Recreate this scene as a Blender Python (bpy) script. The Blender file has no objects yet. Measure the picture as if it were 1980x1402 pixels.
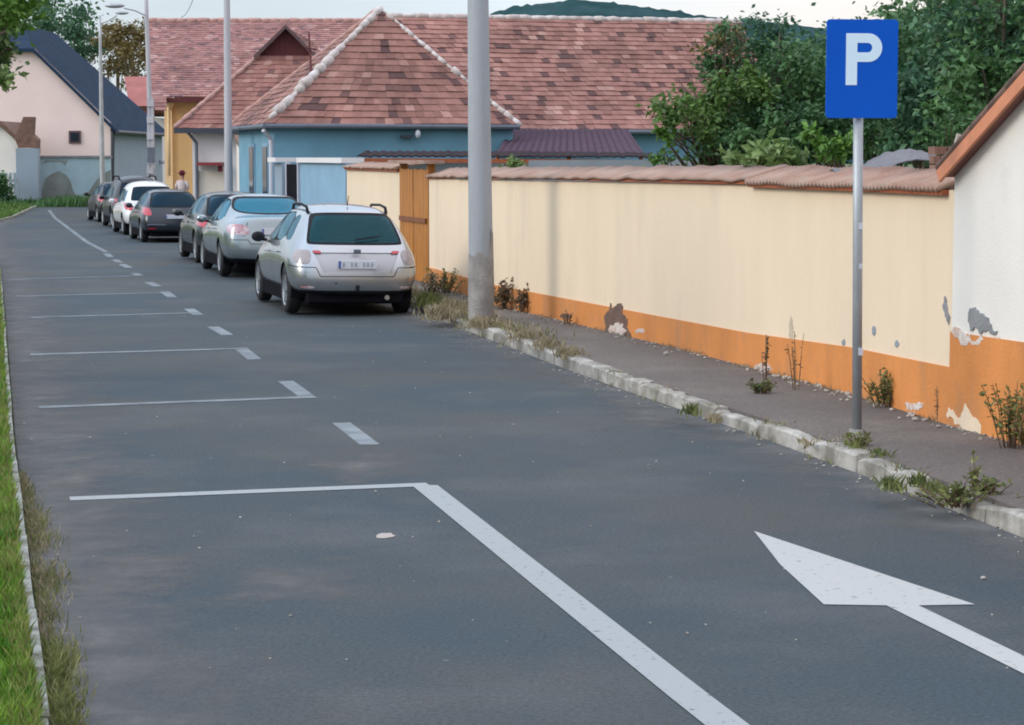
import bpy, bmesh, math, random
from mathutils import Vector, Matrix, noise
C = bpy.context.scene.collection
R = math.radians
# ------------------------------------------------------------------ camera, world, sun, exposure
F = 4200.0; CH = 2.15; TH = math.atan(398 / F)          # focal length in photo pixels (1980 wide), eye height, pitch down
cam = bpy.data.cameras.new('camera'); co = bpy.data.objects.new('camera', cam); C.objects.link(co)
co.location = (0, 0, CH); co.rotation_euler = (R(90) - TH, 0, 0)
cam.sensor_width = 36; cam.lens = 36 * F / 1980; cam.clip_start = 0.1; cam.clip_end = 6000
cam.dof.use_dof = False
bpy.context.scene.camera = co
SUN_EL, SUN_AZ = R(28), R(-112)                          # sun low behind cloud, to the left and slightly behind
W = bpy.data.worlds.new('World'); bpy.context.scene.world = W; W.use_nodes = True
nt = W.node_tree; nt.nodes.clear()
def N(nt, t, **k):
    n = nt.nodes.new(t)
    for a, b in k.items():
        if a.startswith('i_'): n.inputs[a[2:].replace('_', ' ')].default_value = b
        else: setattr(n, a, b)
    return n
def L(nt, a, b): nt.links.new(a, b)
sky = N(nt, 'ShaderNodeTexSky'); sky.sky_type = 'NISHITA'; sky.sun_disc = False
sky.sun_elevation = SUN_EL; sky.sun_rotation = SUN_AZ; sky.dust_density = 2.0
tc = N(nt, 'ShaderNodeTexCoord'); sep = N(nt, 'ShaderNodeSeparateXYZ'); L(nt, tc.outputs['Generated'], sep.inputs[0])
# overcast layer: darker at the horizon, bright overhead, soft cloud streaks, a rosy tint towards the right horizon
hr = N(nt, 'ShaderNodeValToRGB'); L(nt, sep.outputs['Z'], hr.inputs[0])
e = hr.color_ramp.elements; e[0].position = 0.0; e[0].color = (.72, .80, .88, 1); e[1].position = .9; e[1].color = (1.65, 1.95, 2.35, 1)
m1 = e_ = hr.color_ramp.elements.new(.12); m1.color = (.76, .86, .98, 1)
mp = N(nt, 'ShaderNodeMapping'); mp.inputs['Scale'].default_value = (2, 2, 14); L(nt, tc.outputs['Generated'], mp.inputs[0])
no = N(nt, 'ShaderNodeTexNoise'); no.inputs['Scale'].default_value = 2.2; no.inputs['Detail'].default_value = 5; L(nt, mp.outputs[0], no.inputs[0])
nr = N(nt, 'ShaderNodeMapRange'); nr.inputs[1].default_value = .35; nr.inputs[2].default_value = .68; nr.inputs[3].default_value = .88; nr.inputs[4].default_value = 1.12
L(nt, no.outputs[0], nr.inputs[0])
cm = N(nt, 'ShaderNodeVectorMath', operation='SCALE'); L(nt, hr.outputs[0], cm.inputs[0]); L(nt, nr.outputs[0], cm.inputs['Scale'])
pr = N(nt, 'ShaderNodeMapRange'); pr.inputs[1].default_value = -.02; pr.inputs[2].default_value = .16; L(nt, sep.outputs['X'], pr.inputs[0])
pm = N(nt, 'ShaderNodeMix', data_type='RGBA'); pm.inputs['A'].default_value = (1, 1, 1, 1); pm.inputs['B'].default_value = (1.32, 1.07, .93, 1); L(nt, pr.outputs[0], pm.inputs['Factor'])
cp = N(nt, 'ShaderNodeVectorMath', operation='MULTIPLY'); L(nt, cm.outputs[0], cp.inputs[0]); L(nt, pm.outputs['Result'], cp.inputs[1])
b1 = N(nt, 'ShaderNodeBackground'); b1.inputs[1].default_value = .05; L(nt, sky.outputs[0], b1.inputs[0])
b2 = N(nt, 'ShaderNodeBackground'); b2.inputs[1].default_value = .80; L(nt, cp.outputs[0], b2.inputs[0])
ad = N(nt, 'ShaderNodeAddShader'); L(nt, b1.outputs[0], ad.inputs[0]); L(nt, b2.outputs[0], ad.inputs[1])
wo = N(nt, 'ShaderNodeOutputWorld'); L(nt, ad.outputs[0], wo.inputs[0])
sl = bpy.data.lights.new('sun', 'SUN'); sl.energy = 1.5; sl.angle = R(25); sl.color = (1, .90, .78)
so = bpy.data.objects.new('sun', sl); C.objects.link(so)
sd = Vector((math.sin(SUN_AZ) * math.cos(SUN_EL), math.cos(SUN_AZ) * math.cos(SUN_EL), math.sin(SUN_EL)))
so.rotation_euler = sd.to_track_quat('Z', 'Y').to_euler(); so.location = (-10, -5, 30)
vs = bpy.context.scene.view_settings; vs.view_transform = 'Standard'; vs.look = 'None'; vs.gamma = 1; vs.exposure = 0.0; vs.use_curve_mapping = False
bpy.context.scene.cycles.filter_width = 1.9

# ------------------------------------------------------------------ measuring helpers
def P(px, py, D):                                          # world point at distance D (metres forward) seen at photo pixel
    u = (px - 990) / F; v = (701 - py) / F
    ry = math.cos(TH) + v * math.sin(TH); rz = -math.sin(TH) + v * math.cos(TH)
    return Vector((u * D / ry, D, CH + rz * D / ry))
def lerp_tab(tab, t):
    if t <= tab[0][0]: return tab[0][1] + (t - tab[0][0]) * (tab[1][1] - tab[0][1]) / (tab[1][0] - tab[0][0])
    for (a, va), (b, vb) in zip(tab, tab[1:]):
        if t <= b: return va + (vb - va) * (t - a) / (b - a)
    (a, va), (b, vb) = tab[-2:]
    return vb + (t - b) * (vb - va) / (b - a)
def smooth(tab, t, w=1.6): return sum(lerp_tab(tab, t + k * w / 3) for k in range(-3, 4)) / 7
def zg(y): return lerp_tab([(0, 0), (44, 0), (60, -.2), (84, -.2), (93, 0), (94, 0)], y)
KR = [(4, 4.75), (8, 3.8), (12.16, 2.9), (14.93, 2.33), (17.42, 1.71), (21.65, .62), (25.3, -.18), (27.66, -.75), (30.5, -1.33), (34.3, -2.2), (39.6, -3.5), (43.8, -4.65), (50, -6.15), (55, -7.45), (60, -8.5), (66, -9.9), (72, -11.5), (79, -13.5), (90, -16.0)]
KL = [(4, -.8), (8.09, -1.75), (10.2, -2.28), (12.9, -2.93), (15.6, -3.6), (22.75, -5.3), (35.25, -8.28), (41.8, -9.85), (50, -12), (60, -14.6), (70, -17), (78, -18.5), (92, -20.2)]
CL = [(6, 1.4), (8.09, .81), (14.19, -.59), (19.39, -1.76), (24.29, -2.97), (30.17, -4.36), (34.31, -5.4), (39.58, -6.74), (43.81, -7.88), (65, -12.9), (79, -16.6), (86.6, -18.5)]
kr = lambda y: smooth(KR, y); kl = lambda y: smooth(KL, y); cl = lambda y: smooth(CL, y)
def G(px, py, z=0):                                        # ground point under a photo pixel
    for i in range(4):
        u = (px - 990) / F; v = (701 - py) / F
        ry = math.cos(TH) + v * math.sin(TH); rz = -math.sin(TH) + v * math.cos(TH)
        t = (z - CH) / rz; y = ry * t; x = u * t
        if i < 3 and y > 44: z = zg(y)
    return Vector((x, y, z))

# ------------------------------------------------------------------ materials
def mat(name, col, rough=.8, var=.12, scale=3.0, bump=0.0, bscale=None, metal=0.0, spec=.5, col2=None, thr=None, coat=0, detail=6, stretch=None, island=0.0, wear=None):
    m = bpy.data.materials.new(name); m.use_nodes = True; t = m.node_tree; p = t.nodes['Principled BSDF']
    p.inputs['Roughness'].default_value = rough; p.inputs['Metallic'].default_value = metal
    p.inputs['Specular IOR Level'].default_value = spec; p.inputs['Coat Weight'].default_value = coat
    g = N(t, 'ShaderNodeNewGeometry'); src = g.outputs['Position']
    if stretch:
        mp = N(t, 'ShaderNodeMapping'); mp.inputs['Scale'].default_value = stretch; L(t, src, mp.inputs[0]); src = mp.outputs[0]
    n = N(t, 'ShaderNodeTexNoise'); n.inputs['Scale'].default_value = scale; n.inputs['Detail'].default_value = detail; n.inputs['Roughness'].default_value = .6
    L(t, src, n.inputs['Vector'])
    r = N(t, 'ShaderNodeValToRGB'); L(t, n.outputs[0], r.inputs[0]); e = r.color_ramp.elements
    c2 = col2 or tuple(c * (1 + var) for c in col)
    c1 = col if col2 else tuple(c * (1 - var) for c in col)
    lo, hi = thr or (.32, .68)
    e[0].position = lo; e[0].color = (*c1, 1); e[1].position = hi; e[1].color = (*c2, 1)
    out = r.outputs[0]
    if island:
        mr = N(t, 'ShaderNodeMapRange'); mr.inputs[3].default_value = 1 - island; mr.inputs[4].default_value = 1 + island
        L(t, g.outputs['Random Per Island'], mr.inputs[0])
        v = N(t, 'ShaderNodeVectorMath', operation='SCALE'); L(t, out, v.inputs[0]); L(t, mr.outputs[0], v.inputs['Scale']); out = v.outputs[0]
    if wear:                                               # (colour, scale, lo, hi, strength)
        wc, ws, wl, wh, wf = wear
        n2 = N(t, 'ShaderNodeTexNoise'); n2.inputs['Scale'].default_value = ws; n2.inputs['Detail'].default_value = 8; n2.inputs['Roughness'].default_value = .65; L(t, src, n2.inputs['Vector'])
        mr = N(t, 'ShaderNodeMapRange'); mr.inputs[1].default_value = wl; mr.inputs[2].default_value = wh; mr.inputs[4].default_value = wf; L(t, n2.outputs[0], mr.inputs[0])
        mx = N(t, 'ShaderNodeMix', data_type='RGBA'); L(t, mr.outputs[0], mx.inputs['Factor']); L(t, out, mx.inputs['A']); mx.inputs['B'].default_value = (*wc, 1); out = mx.outputs['Result']
    L(t, out, p.inputs['Base Color'])
    if bump:
        nb = N(t, 'ShaderNodeTexNoise'); nb.inputs['Scale'].default_value = bscale or scale * 8; nb.inputs['Detail'].default_value = 5; L(t, src, nb.inputs['Vector'])
        b = N(t, 'ShaderNodeBump'); b.inputs['Strength'].default_value = bump; b.inputs['Distance'].default_value = .02; L(t, nb.outputs[0], b.inputs['Height']); L(t, b.outputs[0], p.inputs['Normal'])
    m['out'] = 1
    return m
def tile_mat(name, c1, c2, dark, w=.24, h=.2, pale=(.36, .21, .18)):
    m = bpy.data.materials.new(name); m.use_nodes = True; t = m.node_tree; p = t.nodes['Principled BSDF']; p.inputs['Roughness'].default_value = .9
    uv = N(t, 'ShaderNodeUVMap'); g = N(t, 'ShaderNodeNewGeometry')
    b = N(t, 'ShaderNodeTexBrick'); b.inputs['Scale'].default_value = 1; b.inputs['Brick Width'].default_value = w; b.inputs['Row Height'].default_value = h
    b.inputs['Mortar Size'].default_value = .0; b.offset = 0; b.inputs['Color1'].default_value = (0, 0, 0, 1); b.inputs['Color2'].default_value = (1, 1, 1, 1); b.inputs['Mortar'].default_value = (.3, .3, .3, 1); b.inputs['Bias'].default_value = 0
    L(t, uv.outputs[0], b.inputs[0])
    r = N(t, 'ShaderNodeValToRGB'); e = r.color_ramp.elements; L(t, b.outputs[0], r.inputs[0])
    e[0].position = 0; e[0].color = (*dark, 1); e[1].position = .97; e[1].color = (*pale, 1)
    a = r.color_ramp.elements.new(.06); a.color = (*dark, 1); a = r.color_ramp.elements.new(.14); a.color = (*c1, 1); a = r.color_ramp.elements.new(.9); a.color = (*c2, 1)
    n = N(t, 'ShaderNodeTexNoise'); n.inputs['Scale'].default_value = .8; n.inputs['Detail'].default_value = 9; n.inputs['Roughness'].default_value = .75; L(t, g.outputs[0], n.inputs[0])
    mr = N(t, 'ShaderNodeMapRange'); mr.inputs[1].default_value = .3; mr.inputs[2].default_value = .7; mr.inputs[3].default_value = .58; mr.inputs[4].default_value = 1.36; L(t, n.outputs[0], mr.inputs[0])
    v = N(t, 'ShaderNodeVectorMath', operation='SCALE'); L(t, r.outputs[0], v.inputs[0]); L(t, mr.outputs[0], v.inputs['Scale'])
    L(t, v.outputs[0], p.inputs['Base Color'])
    bu = N(t, 'ShaderNodeBump'); bu.inputs['Strength'].default_value = .6; bu.inputs['Distance'].default_value = .02; L(t, b.outputs['Fac'], bu.inputs['Height']); bu.invert = True; L(t, bu.outputs[0], p.inputs['Normal'])
    return m
def leaf_mat(name, c1, c2, scale=1.2, island=.35):
    m = mat(name, c1, rough=.55, col2=c2, scale=scale, thr=(.35, .65), island=island)
    t = m.node_tree; p = t.nodes['Principled BSDF']; o = t.nodes['Material Output']
    tr = N(t, 'ShaderNodeBsdfTranslucent'); L(t, p.inputs['Base Color'].links[0].from_socket, tr.inputs[0])
    mx = N(t, 'ShaderNodeMixShader'); mx.inputs[0].default_value = .3; L(t, p.outputs[0], mx.inputs[1]); L(t, tr.outputs[0], mx.inputs[2]); L(t, mx.outputs[0], o.inputs[0])
    return m
def asphalt(name, base, warm, patch):
    m = bpy.data.materials.new(name); m.use_nodes = True; t = m.node_tree; p = t.nodes['Principled BSDF']; p.inputs['Roughness'].default_value = .82; p.inputs['Specular IOR Level'].default_value = .35
    g = N(t, 'ShaderNodeNewGeometry')
    def noise_(s, d, lo, hi, a, b):
        n = N(t, 'ShaderNodeTexNoise'); n.inputs['Scale'].default_value = s; n.inputs['Detail'].default_value = d; n.inputs['Roughness'].default_value = .65; L(t, g.outputs[0], n.inputs[0])
        r = N(t, 'ShaderNodeMapRange'); r.inputs[1].default_value = lo; r.inputs[2].default_value = hi; r.inputs[3].default_value = a; r.inputs[4].default_value = b; L(t, n.outputs[0], r.inputs[0]); return r.outputs[0]
    mx = N(t, 'ShaderNodeMix', data_type='RGBA'); L(t, noise_(.22, 5, .40, .60, 0, 1), mx.inputs['Factor']); mx.inputs['A'].default_value = (*base, 1); mx.inputs['B'].default_value = (*warm, 1)
    m2 = N(t, 'ShaderNodeMix', data_type='RGBA'); L(t, noise_(.55, 9, .50, .74, 0, .65), m2.inputs['Factor']); L(t, mx.outputs['Result'], m2.inputs['A']); m2.inputs['B'].default_value = (*patch, 1)
    s = N(t, 'ShaderNodeVectorMath', operation='SCALE'); L(t, m2.outputs['Result'], s.inputs[0]); L(t, noise_(45, 5, .3, .7, .60, 1.40), s.inputs['Scale'])
    # pale specks of grit
    vo = N(t, 'ShaderNodeTexVoronoi'); vo.inputs['Scale'].default_value = 3.1; L(t, g.outputs[0], vo.inputs[0])
    mr = N(t, 'ShaderNodeMapRange'); mr.inputs[1].default_value = .035; mr.inputs[2].default_value = .06; mr.inputs[3].default_value = .5; mr.inputs[4].default_value = 0; L(t, vo.outputs['Distance'], mr.inputs[0])
    mu = N(t, 'ShaderNodeMath', operation='MULTIPLY'); L(t, mr.outputs[0], mu.inputs[0]); L(t, noise_(2.3, 2, .5, .6, 0, 1), mu.inputs[1])
    m3 = N(t, 'ShaderNodeMix', data_type='RGBA'); L(t, mu.outputs[0], m3.inputs['Factor']); L(t, s.outputs[0], m3.inputs['A']); m3.inputs['B'].default_value = (.28, .29, .30, 1)
    # fine cracks
    vc = N(t, 'ShaderNodeTexVoronoi'); vc.feature = 'DISTANCE_TO_EDGE'; vc.inputs['Scale'].default_value = .55
    nd = N(t, 'ShaderNodeTexNoise'); nd.inputs['Scale'].default_value = 1.5; nd.inputs['Detail'].default_value = 4; L(t, g.outputs[0], nd.inputs[0])
    av = N(t, 'ShaderNodeVectorMath', operation='ADD'); L(t, g.outputs[0], av.inputs[0]); L(t, nd.outputs['Color'], av.inputs[1]); L(t, av.outputs[0], vc.inputs[0])
    ck = N(t, 'ShaderNodeMapRange'); ck.inputs[1].default_value = .002; ck.inputs[2].default_value = .009; ck.inputs[3].default_value = .35; ck.inputs[4].default_value = 0; L(t, vc.outputs['Distance'], ck.inputs[0])
    mc = N(t, 'ShaderNodeMath', operation='MULTIPLY'); L(t, ck.outputs[0], mc.inputs[0]); L(t, noise_(.4, 2, .5, .6, 0, 1), mc.inputs[1])
    m4 = N(t, 'ShaderNodeMix', data_type='RGBA'); L(t, mc.outputs[0], m4.inputs['Factor']); L(t, m3.outputs['Result'], m4.inputs['A']); m4.inputs['B'].default_value = (.02, .022, .025, 1)
    L(t, m4.outputs['Result'], p.inputs['Base Color'])
    n = N(t, 'ShaderNodeTexNoise'); n.inputs['Scale'].default_value = 90; n.inputs['Detail'].default_value = 3; L(t, g.outputs[0], n.inputs[0])
    b = N(t, 'ShaderNodeBump'); b.inputs['Strength'].default_value = .5; b.inputs['Distance'].default_value = .01; L(t, n.outputs[0], b.inputs['Height']); L(t, b.outputs[0], p.inputs['Normal'])
    return m
def worn_paint(name, col, keep, under=(.060, .073, .083), scale=14):
    return mat(name, under, rough=.7, col2=col, thr=(.62 - keep * .5, .70 - keep * .5 + .1 * keep), scale=scale, detail=8, bump=.2)
M = {}
M['asphalt'] = asphalt('asphalt', (.032, .052, .067), (.054, .061, .064), (.088, .095, .100))
M['pave'] = asphalt('pavement_asphalt', (.110, .097, .093), (.145, .125, .113), (.20, .18, .155))
M['earth'] = mat('earth', (.075, .085, .035), col2=(.06, .11, .025), scale=.6, bump=.4, bscale=8)
M['kerb'] = mat('kerb_concrete', (.19, .18, .155), rough=.9, col2=(.42, .405, .375), thr=(.42, .62), scale=2.6, detail=10, bump=.6, bscale=20)
M['kerbl'] = mat('kerb_left', (.13, .13, .10), rough=.95, col2=(.34, .36, .33), thr=(.38, .58), scale=5, detail=10, bump=.7, bscale=30)
M['paint'] = worn_paint('road_paint_fresh', (.285, .315, .33), .74, scale=22)
M['paintA'] = worn_paint('road_paint_arrow', (.39, .405, .405), .74, scale=20)
M['paintw'] = mat('road_paint_worn', (.085, .105, .122), rough=.7, col2=(.19, .225, .25), thr=(.34, .62), scale=3, detail=8)
M['paintv'] = mat('road_paint_faded', (.062, .080, .093), rough=.7, col2=(.18, .215, .245), thr=(.34, .62), scale=2.5, detail=8)
M['cream'] = mat('cream_render', (.73, .60, .445), rough=.9, var=.05, scale=.9, bump=.25, bscale=60, wear=((.45, .39, .32), 1.1, .54, .78, .42), stretch=(1, 1, .28))
M['orange'] = mat('orange_render', (.58, .225, .062), rough=.9, var=.15, scale=1.3, bump=.35, bscale=60, stretch=(1, 1, .6), wear=((.36, .20, .11), 2.2, .52, .72, .75))
M['stain'] = mat('damp_stain', (.50, .43, .33), rough=.95, var=.1, scale=6)
M['white'] = mat('white_render', (.71, .69, .655), rough=.9, var=.05, scale=1, bump=.2, bscale=60, wear=((.45, .45, .46), 1.5, .6, .8, .5))
M['cement'] = mat('bare_cement', (.22, .23, .24), rough=.95, var=.2, scale=4, bump=.6, bscale=30)
M['plasterpink'] = mat('flaked_plaster', (.52, .38, .32), rough=.95, col2=(.62, .58, .54), thr=(.4, .6), scale=12, bump=.6, bscale=40)
M['coping'] = mat('terracotta_coping', (.27, .155, .115), rough=.9, col2=(.36, .25, .20), scale=3, bump=.5, bscale=30, wear=((.27, .23, .20), 4, .5, .7, .7))
M['copedge'] = mat('terracotta_edge', (.33, .10, .045), rough=.9, var=.2, scale=8, bump=.3)
M['verge'] = mat('verge_board', (.55, .22, .12), rough=.8, var=.12, scale=5)
M['tileA'] = tile_mat('roof_tiles_old', (.215, .103, .086), (.295, .150, .128), (.095, .048, .048))
M['tileB'] = tile_mat('roof_tiles_smooth', (.225, .102, .088), (.295, .145, .125), (.15, .075, .075), pale=(.34, .2, .17))
M['tileC'] = tile_mat('roof_tiles_grey', (.24, .115, .108), (.31, .16, .15), (.16, .09, .095), pale=(.38, .24, .22))
M['mortar'] = mat('ridge_mortar', (.40, .33, .31), rough=.95, col2=(.60, .58, .58), scale=3, bump=.8, bscale=16)
M['hipcap'] = mat('hip_cap_tile', (.36, .21, .19), rough=.95, col2=(.45, .28, .25), scale=4, bump=.6)
M['blue'] = mat('blue_render', (.150, .315, .43), rough=.9, var=.09, scale=1.2, bump=.2, bscale=50, wear=((.07, .13, .19), 2.4, .66, .74, .6))
M['blueside'] = mat('pale_blue_render', (.22, .37, .50), rough=.9, var=.07, scale=1.5, bump=.2)
M['bluegray'] = mat('grey_blue_render', (.24, .31, .38), rough=.9, var=.05, scale=.8)
M['navyroof'] = mat('navy_roof_sheet', (.018, .036, .068), rough=.85, var=.2, scale=1.0, stretch=(1, 1, 3), spec=.08)
M['pink'] = mat('pale_pink_render', (.74, .62, .59), rough=.9, var=.04, scale=.7)
M['yellow'] = mat('yellow_render', (.74, .47, .21), rough=.9, var=.07, scale=1)
M['yellowpale'] = mat('pale_yellow_render', (.84, .62, .36), rough=.9, var=.05, scale=1)
M['whiteh'] = mat('offwhite_render', (.66, .65, .66), rough=.9, var=.04, scale=1, wear=((.48, .47, .48), 1, .58, .8, .6))
M['ivory'] = mat('ivory_render', (.68, .63, .56), rough=.9, var=.05, scale=1)
M['oldblue'] = mat('peeling_blue_limewash', (.33, .46, .53), rough=.95, var=.12, scale=1.1, bump=.3)
M['greenish'] = mat('damp_cement', (.21, .24, .24), rough=.95, var=.22, scale=1.3, bump=.4)
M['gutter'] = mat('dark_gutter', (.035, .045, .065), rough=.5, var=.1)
M['gutterg'] = mat('grey_gutter', (.11, .13, .17), rough=.7, var=.1)
M['pipew'] = mat('white_pipe', (.52, .54, .62), rough=.5, var=.05)
M['darkred'] = mat('dark_red_boards', (.09, .018, .020), rough=.8, var=.25, scale=5, stretch=(6, 6, 1))
M['redsign'] = mat('dark_red_metal', (.20, .02, .03), rough=.5, var=.1)
M['brownold'] = mat('weathered_brown', (.15, .09, .07), rough=.9, var=.3, scale=4, bump=.5)
M['purple'] = mat('purple_brown_sheet', (.072, .046, .070), spec=.12, rough=.75, var=.1, scale=2)
M['corr'] = mat('dark_corrugated', (.025, .017, .022), spec=.1, rough=.85, var=.25, scale=3)
M['greysheet'] = mat('grey_sheet', (.25, .29, .33), rough=.7, var=.12, scale=1.5)
M['tarp'] = mat('grey_tarpaulin', (.12, .12, .135), rough=.7, var=.2, scale=4, bump=.5, bscale=10)
M['brick'] = mat('old_brick', (.22, .12, .09), rough=.95, var=.25, scale=9, bump=.4, island=.25)
M['redroof'] = mat('far_red_roof', (.30, .11, .10), rough=.9, var=.15, scale=1)
M['glassd'] = mat('dark_window', (.02, .03, .045), rough=.12, var=.2, spec=.2)
M['winbrown'] = mat('brown_frame', (.09, .05, .055), rough=.6)
M['dark'] = mat('dark_opening', (.010, .010, .014), rough=1, spec=.05)
M['post'] = mat('concrete_pole', (.33, .355, .39), rough=.85, var=.10, scale=3, bump=.4, bscale=50, stretch=(1, 1, .25), wear=((.20, .20, .20), 2.2, .58, .72, .5))
M['postb'] = mat('concrete_pole_base', (.27, .26, .25), rough=.95, var=.22, scale=5, bump=.6, bscale=40)
M['post2'] = mat('pale_concrete_pole', (.42, .43, .47), rough=.85, var=.08, scale=2, stretch=(1, 1, .25))
M['galv'] = mat('galvanised_steel', (.36, .39, .42), rough=.5, metal=.35, var=.18, scale=6, bump=.1, stretch=(1, 1, .4), wear=((.2, .2, .19), 7, .6, .7, .6))
M['signblue'] = mat('sign_blue', (.000, .085, .50), spec=.15, rough=.5, var=.05, scale=2)
M['signwhite'] = mat('sign_white', (.58, .76, .90), rough=.4, var=.02)
M['wood'] = mat('varnished_boards', (.42, .165, .025), rough=.5, var=.28, scale=2.4, stretch=(9, 9, .6), bump=.2, wear=((.20, .08, .02), 3, .55, .7, .7))
M['woodd'] = mat('dark_board', (.20, .07, .02), rough=.6, var=.25, scale=5)
M['leafR'] = leaf_mat('leaf_dark', (.038, .108, .042), (.092, .20, .066))
M['leafY'] = leaf_mat('leaf_warm', (.055, .12, .025), (.12, .215, .045))
M['leafB'] = leaf_mat('leaf_bluish', (.032, .100, .056), (.080, .185, .095))
M['leafP'] = leaf_mat('leaf_pale', (.11, .19, .05), (.21, .30, .11))
M['leafL'] = leaf_mat('leaf_bright', (.065, .16, .022), (.15, .30, .05))
M['leafbrown'] = leaf_mat('leaf_autumn', (.11, .085, .025), (.20, .15, .045))
M['grass'] = leaf_mat('grass_blade', (.055, .18, .012), (.22, .36, .05), scale=2.6, island=.4)
M['grassy'] = leaf_mat('grass_dry', (.15, .19, .045), (.28, .28, .10), scale=3, island=.3)
M['weed'] = leaf_mat('weed_leaf', (.085, .12, .034), (.24, .26, .09), scale=4, island=.4)
M['dry'] = leaf_mat('dry_weed', (.09, .055, .035), (.20, .15, .09), scale=4, island=.4)
M['drygrey'] = leaf_mat('dry_grass_grey', (.22, .19, .115), (.40, .34, .23), scale=3, island=.35)
M['bark'] = mat('bark', (.10, .08, .06), rough=.95, var=.3, scale=6, bump=.6, stretch=(3, 3, .6))
M['hill'] = mat('hill_forest', (.016, .046, .050), rough=1, spec=.0, col2=(.040, .080, .088), scale=.045, detail=10, bump=1, bscale=.3)
M['litter'] = mat('pale_litter', (.36, .32, .30), rough=.8, var=.1, scale=20)
M['stone'] = mat('rubble_stone', (.35, .32, .28), rough=.95, var=.2, scale=20, island=.3)
M['rubber'] = mat('tyre_rubber', (.015, .015, .018), rough=.85)
M['rim'] = mat('alloy_rim', (.42, .44, .47), rough=.35, metal=.8, var=.1)
M['blackp'] = mat('black_plastic', (.012, .012, .016), rough=.75, spec=.2)
M['chrome'] = mat('bright_trim', (.7, .72, .75), rough=.2, metal=.9, var=.03)
M['red'] = mat('tail_lamp_red', (.42, .012, .03), rough=.15, coat=.8, var=.1, spec=.6)
M['lampclear'] = mat('tail_lamp_smoked', (.30, .26, .27), rough=.15, coat=.8, var=.2, scale=14)
M['lamppink'] = mat('tail_lamp_pale', (.42, .20, .24), rough=.15, coat=.8, col2=(.55, .50, .53), scale=11, thr=(.42, .58))
M['plate'] = mat('number_plate', (.62, .65, .72), rough=.4, var=.02)
M['plateblk'] = mat('plate_marks', (.10, .11, .14), rough=.5)
M['plateblue'] = mat('plate_band', (.05, .09, .35), rough=.4)
M['platemk'] = mat('plate_mark_grey', (.30, .33, .40), rough=.5)
M['seat'] = mat('seat_cloth', (.03, .035, .045), rough=.9)
M['skin'] = mat('skin', (.45, .26, .19), rough=.6, var=.05)
M['hat'] = mat('maroon_hat', (.11, .012, .025), rough=.9)
M['cloth'] = mat('pale_top', (.50, .44, .44), rough=.9)
M['jeans'] = mat('jeans', (.05, .07, .13), rough=.9)
M['shoe'] = mat('shoe', (.03, .03, .03), rough=.6)
def paintm(name, col, metal=.35, rough=.32, coat=None):
    coat = coat if coat is not None else (.7 if max(col) > .2 else .25)
    return mat(name, col, rough=rough, metal=metal, var=.03, scale=2, coat=coat)
def glass(name, tint, trans=.5):
    m = bpy.data.materials.new(name); m.use_nodes = True; t = m.node_tree; t.nodes.clear()
    o = N(t, 'ShaderNodeOutputMaterial'); tr = N(t, 'ShaderNodeBsdfTransparent'); tr.inputs[0].default_value = (*tint, 1)
    df = N(t, 'ShaderNodeBsdfDiffuse'); n = N(t, 'ShaderNodeTexNoise'); n.inputs['Scale'].default_value = 3
    df.inputs[0].default_value = (tint[0] * .12, tint[1] * .3, tint[2] * .3, 1)
    mx = N(t, 'ShaderNodeMixShader'); mx.inputs[0].default_value = trans; L(t, df.outputs[0], mx.inputs[1]); L(t, tr.outputs[0], mx.inputs[2])
    gl = N(t, 'ShaderNodeBsdfGlossy'); gl.inputs['Roughness'].default_value = .03; gl.inputs[0].default_value = (.55, .80, .95, 1)
    fr = N(t, 'ShaderNodeFresnel'); fr.inputs[0].default_value = 1.32
    m2 = N(t, 'ShaderNodeMixShader'); L(t, fr.outputs[0], m2.inputs[0]); L(t, mx.outputs[0], m2.inputs[1]); L(t, gl.outputs[0], m2.inputs[2]); L(t, m2.outputs[0], o.inputs[0])
    return m
M['gl_teal'] = glass('tinted_glass', (.26, .60, .72), .80)
M['gl_blue'] = glass('blue_tinted_glass', (.005, .36, .58), .15)
M['gl_dark'] = glass('dark_glass', (.05, .08, .16), .4)

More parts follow.
